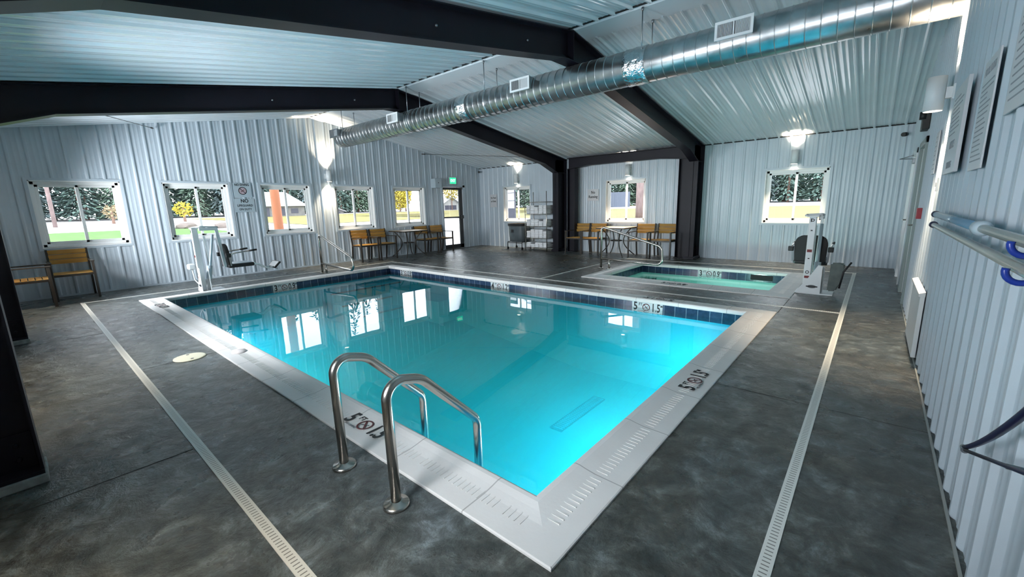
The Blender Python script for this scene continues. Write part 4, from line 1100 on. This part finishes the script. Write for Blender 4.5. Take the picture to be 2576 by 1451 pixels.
# ------------------------------------------------------------------ outdoors
def gz(x, y): return -0.22+0.012*max(XL-x, y-YF, 0)
def patch(name, poly_pts, m, dz=0.0, kind='structure'):
    mb = MB(); (xa, xb, ya, yb) = poly_pts; nx = max(1, int((xb-xa)/6)); ny = max(1, int((yb-ya)/6))
    for i in range(nx):
        for j in range(ny):
            q = [(xa+(xb-xa)*(i+a)/nx, ya+(yb-ya)*(j+b)/ny) for a, b in ((0, 0), (1, 0), (1, 1), (0, 1))]
            mb.face([(p[0], p[1], gz(*p)+dz) for p in q])
    bmesh.ops.remove_doubles(mb.bm, verts=mb.bm.verts[:], dist=1e-4)
    return tag(mb.build(name, m), kind=kind)
M_pave = noise_mat('pale_paving', (0.40, 0.39, 0.39), (0.46, 0.45, 0.45), 0.3, 0.9)
M_lawn = noise_mat('green_lawn', (0.075, 0.15, 0.045), (0.10, 0.18, 0.06), 1.2, 1.0, spec=0.1)
M_dry = noise_mat('dry_grass', (0.17, 0.17, 0.055), (0.20, 0.16, 0.08), 0.25, 1.0, spec=0.1)
M_brown = noise_mat('brown_field', (0.18, 0.145, 0.08), (0.16, 0.165, 0.075), 0.25, 1.0, spec=0.1)
patch('ground', (-130, XL-0.12, -30, 130), M_pave); patch('ground', (XL-0.12, 60, YF+0.12, 130), M_pave)
tag(patch('lawn', (-46, -14, -12, 10.0), M_lawn, 0.03), 'green lawn outside the left windows', 'lawn', kind='stuff')
tag(patch('lawn', (-80, -40, 17.5, 100), M_dry, 0.03), 'yellow-green grass strip beyond the paving outside the exit door', 'grass', kind='stuff')
tag(patch('lawn', (-62, 26, 34, 66), M_brown, 0.03), 'dry brown field outside the far wall windows', 'grass', kind='stuff')

def conifer(seed, H, R):
    rr = random.Random(seed); b = MB()
    for _ in range(1500):
        q = 1-math.sqrt(rr.random()*0.98); z = 0.05*H+q*0.95*H; lay = (math.floor(q*15)+0.5)/15
        rad = R*(1-lay)**0.85*rr.uniform(0.75, 1.15)+0.15; a = rr.uniform(0, 2*PI); d = rad*math.sqrt(rr.uniform(0.25, 1.0))
        ca, sa = math.cos(a), math.sin(a); c = Vector((ca*d, sa*d, z-0.28*d)); L = rr.uniform(0.35, 0.75); w = L*rr.uniform(0.22, 0.4)
        o = Vector((ca, sa, rr.uniform(-0.75, -0.1))).normalized(); t = Vector((-sa, ca, rr.uniform(-.5, .5))).normalized()
        b.face([c-o*L*.5-t*w*.3, c+t*w, c+o*L, c-t*w])
    return b
M_con = [noise_mat('conifer_needles_%d' % i, c, tuple(v*2.0 for v in c), 0.9, 1.0, spec=0.05) for i, c in enumerate(((0.070, 0.105, 0.090), (0.090, 0.130, 0.095), (0.075, 0.10, 0.10)))]
M_bark = noise_mat('bark', (0.20, 0.12, 0.09), (0.30, 0.19, 0.15), 4, 1.0)
def tree_proto(i, H, R):
    t = thing('conifer_tree', 'x', 'tree', (0, 0, 0), 0, 'dark conifers in the tree line')
    c = conifer(i+11, H, R).build('crown', M_con[i], t, recalc=False)
    k = MB(); k.tube([(0, 0, -0.3), (0, 0, H*0.5), (0, 0, H*0.96)], 0.2, 6, rs=[0.26, 0.16, 0.03]); k.build('trunk', M_bark, t)
    return t
protos = [tree_proto(0, 18, 3.0), tree_proto(1, 16, 2.9), tree_proto(2, 21, 3.2)]
tused = [False]*3
def conif(i, x, y, s, label):
    t = protos[i] if not tused[i] else copy_tree(protos[i]); tused[i] = True
    t.location = (x, y, gz(x, y)); t.scale = (s, s, s*random.uniform(0.9, 1.12)); t.rotation_euler = (0, 0, random.uniform(0, 6.28)); t['label'] = label
R_ = random.Random(5)
for row, dx in enumerate((0, 7, 14)):
    y = -4.0+2*row
    while y < 64:
        conif(R_.randrange(3), -90-dx+R_.uniform(-1.5, 1.5), y+R_.uniform(-.8, .8), R_.uniform(0.9, 1.1)*(1+0.22*row), 'dark conifer in the tree line seen through the exit door wall windows')
        y += 5.0
for row, dy in enumerate((0, 7, 14)):
    for xa, xb in ((-86, -64), (-54, -32), (-22, 2)):
        x = xa+2*row
        while x < xb:
            conif(R_.randrange(3), x+R_.uniform(-.8, .8), 92+dy+R_.uniform(-1.5, 1.5), R_.uniform(0.9, 1.1)*(1+0.22*row), 'dark conifer in the tree line seen through the far wall windows')
            x += 5.0

def broadleaf(name, label, x, y, H, R, m, seed, h0=0.25, n=1400, ls=0.45):
    rr = random.Random(seed); t = thing(name, label, 'tree', (x, y, gz(x, y)))
    b = MB()
    for _ in range(n):
        while True:
            p = Vector((rr.uniform(-1, 1), rr.uniform(-1, 1), rr.uniform(-1, 1)))
            if 0.3 < p.length < 1: break
        c = Vector((p.x*R, p.y*R, H*(h0+1)/2+p.z*H*(1-h0)/2)); a = Vector((rr.gauss(0, 1), rr.gauss(0, 1), rr.gauss(0, 1))).normalized(); d = a.orthogonal().normalized(); e = a.cross(d)
        b.face([c+d*ls*.5, c+e*ls*.4, c-d*ls*.5, c-e*ls*.4])
    b.build('crown', m, t, recalc=False)
    k = MB(); k.tube([(0, 0, -0.3), (0, 0, H*0.4), (0, 0, H*0.9)], 0.2, 6, rs=[0.18, 0.12, 0.02]); k.build('trunk', M_bark, t)
M_yel = noise_mat('yellow_leaves', (0.40, 0.33, 0.03), (0.50, 0.41, 0.07), 1, 0.9)
M_ora = noise_mat('orange_leaves', (0.38, 0.22, 0.045), (0.44, 0.28, 0.08), 1, 0.9)
M_pal = noise_mat('pale_autumn_leaves', (0.26, 0.20, 0.11), (0.32, 0.25, 0.15), 1, 0.9)
M_rdl = noise_mat('red_leaves', (0.36, 0.03, 0.08), (0.42, 0.06, 0.11), 1, 0.9)
broadleaf('aspen_tree', 'tall bright yellow tree filling half the window before the exit door', -84, 58.6, 10, 2.9, M_yel, 3, h0=0.04, n=2600)
broadleaf('aspen_tree', 'bright yellow tree behind, half hidden, in the window before the exit door', -86, 61.6, 9, 1.6, M_yel, 4, h0=0.08, n=900)
broadleaf('autumn_tree', 'pale brown thin-leaved tree in the window before the exit door', -82, 67.5, 10, 3.0, M_pal, 5, n=500)
broadleaf('autumn_tree', 'orange tree in the window just past the wall lamp', -78, 48.5, 11, 1.9, M_ora, 6)
broadleaf('autumn_tree', 'yellow tree seen through the top of the glass door', -84, 74.5, 10, 2.6, M_yel, 8)
broadleaf('autumn_tree', 'red tree seen through the top of the glass door', -84, 80.5, 10, 2.4, M_rdl, 9)
broadleaf('young_tree', 'small yellow-green tree seen through the second window', -66, 14.0, 2.5, 1.1, M_yel, 10, n=220, ls=0.3)
broadleaf('young_tree', 'small tan shrub seen through the leftmost window', -68, 7.6, 2.2, 0.9, M_pal, 12, n=160, ls=0.3)

def trunk(name, label, x, y, r, H, m, cat):
    t = thing(name, label, cat, (x, y, gz(x, y))); b = MB(); b.tube([(0, 0, -0.2), (0, 0, H*0.3), (0, 0, H*0.6), (0, 0, H)], r, 14, rs=[r*1.08, r*1.0, r*0.97, r*0.93]); b.build('stem', m, t)
    for k in range(4):
        q = MB(); a = k*2.1; z = H*(0.62+0.1*k)
        if cat == 'tree': q.tube([(0, 0, z), (math.cos(a)*1.6, math.sin(a)*1.6, z+0.3)], 0.05, 6)
        else: continue
        q.build('branch', m, t)
M_log = noise_mat('orange_log', (0.34, 0.105, 0.04), (0.40, 0.14, 0.06), 3, 0.6, stretch=(1, 1, .2))
M_pine = noise_mat('pink_pine_bark', (0.17, 0.12, 0.115), (0.24, 0.175, 0.165), 6, 0.9, stretch=(1, 1, .3))
trunk('log_post', 'thick orange log porch post outside the third window', -13.05, 4.93, 0.125, 3.4, M_log, 'post')
trunk('pine_trunk', 'slim orange pine trunk seen through the second window', -64, 12.0, 0.26, 16, M_log, 'tree')
trunk('pine_trunk', 'pale slim trunk seen in the leftmost window', -62, 2.6, 0.16, 14, M_pine, 'tree')
trunk('pine_trunk', 'thick pinkish pine trunk outside the window between the columns', -15.4, 35, 0.36, 14, M_pine, 'tree')

def rock(x, y, s, seed, label):
    rr = random.Random(seed); m = MB(); bmesh.ops.create_icosphere(m.bm, subdivisions=2, radius=1)
    for v in m.bm.verts: v.co = Vector((v.co.x*s*1.3, v.co.y*s*1.6, v.co.z*s*0.7))*rr.uniform(0.88, 1.1)
    o = m.build('boulder', noise_mat('rock', (0.09, 0.075, 0.065), (0.15, 0.12, 0.105), 2, 0.9)); o.location = (x, y, gz(x, y)+s*0.25); tag(o, label, 'rock')
rock(-44, 9.4, 0.55, 1, 'low boulder on the lawn nearer the leftmost window')
rock(-42, 11.6, 0.5, 2, 'low boulder on the lawn nearer the signs')

M_roofw = mat('white_metal_roof', (0.36, 0.375, 0.39), 0.6); M_hw = noise_mat('grey_siding', (0.13, 0.125, 0.125), (0.165, 0.16, 0.155), 2, 0.8); M_hd = mat('dark_opening', (0.05, 0.05, 0.07), 0.6)
def house(label, x, y0, y1, depth, ze, zr, ops, hip=0.0, wm=None):
    g = gz(x, (y0+y1)/2); t = thing('house', label, 'house', (x, (y0+y1)/2, g))
    w = MB(); w.box(x-depth, x, y0, y1, g-0.3, g+ze); w.build('wall', wm or M_hw, t, True)
    r = MB(); e = 0.5; xr = x-depth/2
    F = [(x+e, y0-e, g+ze-0.05), (x+e, y1+e, g+ze-0.05), (xr, y1+e-hip, g+zr), (xr, y0-e+hip, g+zr)]; Bk = [(x-depth-e, y1+e, g+ze-0.05), (x-depth-e, y0-e, g+ze-0.05), (xr, y0-e+hip, g+zr), (xr, y1+e-hip, g+zr)]
    r.face(F); r.face(Bk); r.face([F[1], Bk[0], F[2]]); r.face([F[0], F[3], Bk[1]]); r.face([F[0], F[1], Bk[0], Bk[1]]); r.build('roof', M_roofw, t, True)
    for a, b, c, d in ops:
        o = MB(); o.box(x, x+0.04, a, b, g+c, g+d); o.build('opening', M_hd, t, True)
house('long low house with white metal roof seen through the third window', -76, 25.2, 33.3, 9, 1.75, 4.2, [(29.0, 30.0, 0.2, 1.4), (31.0, 32.2, 0.5, 1.3), (26.3, 27.6, 0.0, 1.5)], 1.6)
def gable_house(label, x, yc, half, depth, ze, zr, wm):
    g = gz(x, yc); t = thing('house', label, 'house', (x, yc, g)); w = MB()
    w.prism([(yc-half, g-0.3), (yc+half, g-0.3), (yc+half, g+ze), (yc, g+zr), (yc-half, g+ze)], 'x', x-depth, x); w.build('wall', wm, t, True)
    r = MB(); e = half*1.15; k = (zr-ze)/half
    for s in (-1, 1):
        r.prism([(yc, g+zr+0.12), (yc+s*e, g+zr+0.12-k*e), (yc+s*e, g+zr-k*e), (yc, g+zr)], 'x', x-depth-0.4, x+0.6)
    r.build('roof', M_roofw, t, True)
    o = MB(); o.box(x, x+0.05, yc-half*0.7, yc+half*0.6, g+0.1, g+ze*0.75); o.build('opening', M_hd, t, True)
gable_house('small low gabled house seen through the fourth window', -84, 42.8, 1.9, 4, 0.5, 1.15, M_hw)
gable_house('gabled house seen through the glass exit door', -84, 74.2, 3.0, 8, 1.6, 3.2, mat('pale_siding', (0.30, 0.30, 0.29), 0.8))
nb = thing('notice_board', 'grey framed board with three white panels outside the cart window', 'board', (-10.9, 12.75, gz(-10.9, 12.75)))
m = MB(); m.box(-11.07, -10.70, 12.74, 12.78, gz(-10.9, 12.75), 2.32, 0.0); m.build('frame', M_hd, nb, True)
for k in range(3):
    m = MB(); m.box(-11.05, -10.74, 12.735, 12.74, 1.30+k*0.30, 1.57+k*0.30); m.build('white_panel', M_vinyl, nb, True)
fe = thing('fence', 'bluish grey fence far beyond the window between the columns', 'fence', (-42, 78, gz(-42, 78)))
m = MB(); m.box(-50, -36.5, 78, 78.1, gz(-42, 78)-0.2, gz(-42, 78)+2.9); m.build('fence_panel', noise_mat('blue_grey_boards', (0.075, 0.09, 0.125), (0.10, 0.115, 0.15), 3, 0.8, stretch=(3, 3, .1)), fe, True)

# ------------------------------------------------------------------ light
w = bpy.data.worlds.new('sky'); SC.world = w; w.use_nodes = True; nt = w.node_tree
bg = nt.nodes['Background']
tc = nt.nodes.new('ShaderNodeTexCoord'); nz = nt.nodes.new('ShaderNodeTexNoise'); nz.inputs['Scale'].default_value = 2.2; nz.inputs['Detail'].default_value = 5
nt.links.new(tc.outputs['Generated'], nz.inputs['Vector'])
cr = nt.nodes.new('ShaderNodeValToRGB'); cr.color_ramp.elements[0].position = 0.35; cr.color_ramp.elements[1].position = 0.65
cr.color_ramp.elements[0].color = (0.80, 0.88, 1.0, 1); cr.color_ramp.elements[1].color = (1.0, 1.0, 1.0, 1)
nt.links.new(nz.outputs['Fac'], cr.inputs[0]); nt.links.new(cr.outputs[0], bg.inputs['Color']); bg.inputs['Strength'].default_value = 5.6

def area(name, loc, rot, sx_, sy_, energy=0, col=(1, 1, 1), portal=False, spread=None):
    ld = bpy.data.lights.new(name, 'AREA'); ld.shape = 'RECTANGLE'; ld.size = sx_; ld.size_y = sy_; ld.energy = energy; ld.color = col
    if portal: ld.cycles.is_portal = True
    if spread: ld.spread = spread
    o = link(bpy.data.objects.new(name, ld)); o.location = loc; o.rotation_euler = rot; return o
zc = (WZ0+WZ1)/2; hz = WZ1-WZ0
for a, b in LW: area('sky_portal', (XL-0.18, (a+b)/2, zc), (PI/2, 0, -PI/2), b-a, hz, portal=True)
area('sky_portal', (XL-0.14, (DL[0]+DL[1])/2, DL[2]/2), (PI/2, 0, -PI/2), DL[1]-DL[0], DL[2], portal=True)
for a, b in EW: area('sky_portal', ((a+b)/2, YF+0.18, zc), (PI/2, 0, PI), b-a, hz, portal=True)
# daylight through the three windows behind the camera's left
for (a, b), e in zip(NW, (360, 280, 130)): area('daylight', ((a+b)/2, YN-0.20, zc), (PI/2, 0, 0), b-a, hz, e, (0.95, 0.97, 1.0))

# underwater lamps: pool side and spa, plus two added on the unseen end wall
def uw(loc, rot, e, col, sz=0.25):
    area('underwater_lamp_incl_added', loc, rot, sz, sz, e, col)
uw((-6.0, PJ0-0.0, -0.50), (PI/2, 0, 0), 31, (0.80, 0.95, 1.0))
uw((PI1+0.0, 2.5, -0.60), (0, PI/2, 0), 31, (0.80, 0.95, 1.0))  # added lamp, out of view, evens out the glow of the water
uw((PI1+0.0, 4.7, -0.60), (0, PI/2, 0), 31, (0.80, 0.95, 1.0))  # second added lamp on the same hidden wall
uw((-1.9, SJ0-0.0, -0.30), (PI/2, 0, 0), 26, (0.85, 1.0, 0.95), 0.18)

# ------------------------------------------------------------------ camera
yaw, pitch, roll, f = -0.7106209, 0.1949018, -0.0252827, 1055.72
cyw, syw = math.cos(yaw), math.sin(yaw); cp, sp = math.cos(pitch), math.sin(pitch)
fw = Vector((syw*cp, cyw*cp, -sp)); rt = Vector((cyw, -syw, 0)); up = rt.cross(fw)
c_, s_ = math.cos(roll), math.sin(roll)
r2 = rt*c_+up*s_; u2 = up*c_-rt*s_
cam = bpy.data.cameras.new('camera'); cam.sensor_width = 36; cam.lens = f/2576*36; cam.clip_start = 0.02; cam.clip_end = 500
co = link(bpy.data.objects.new('camera', cam))
co.matrix_world = Matrix(((r2.x, u2.x, -fw.x, 0), (r2.y, u2.y, -fw.y, 0), (r2.z, u2.z, -fw.z, 1.4), (0, 0, 0, 1)))
SC.camera = co
vs = SC.view_settings; SC.display_settings.display_device = 'sRGB'; vs.view_transform = 'Standard'; vs.look = 'None'; vs.gamma = 1; vs.use_curve_mapping = False; vs.exposure = 0.38
cy_ = SC.cycles; cy_.caustics_reflective = False; cy_.caustics_refractive = False; cy_.use_denoising = True; cy_.sample_clamp_indirect = 6.0
cy_.volume_bounces = 1; cy_.max_bounces = 8; cy_.diffuse_bounces = 4; cy_.glossy_bounces = 4; cy_.transparent_max_bounces = 12
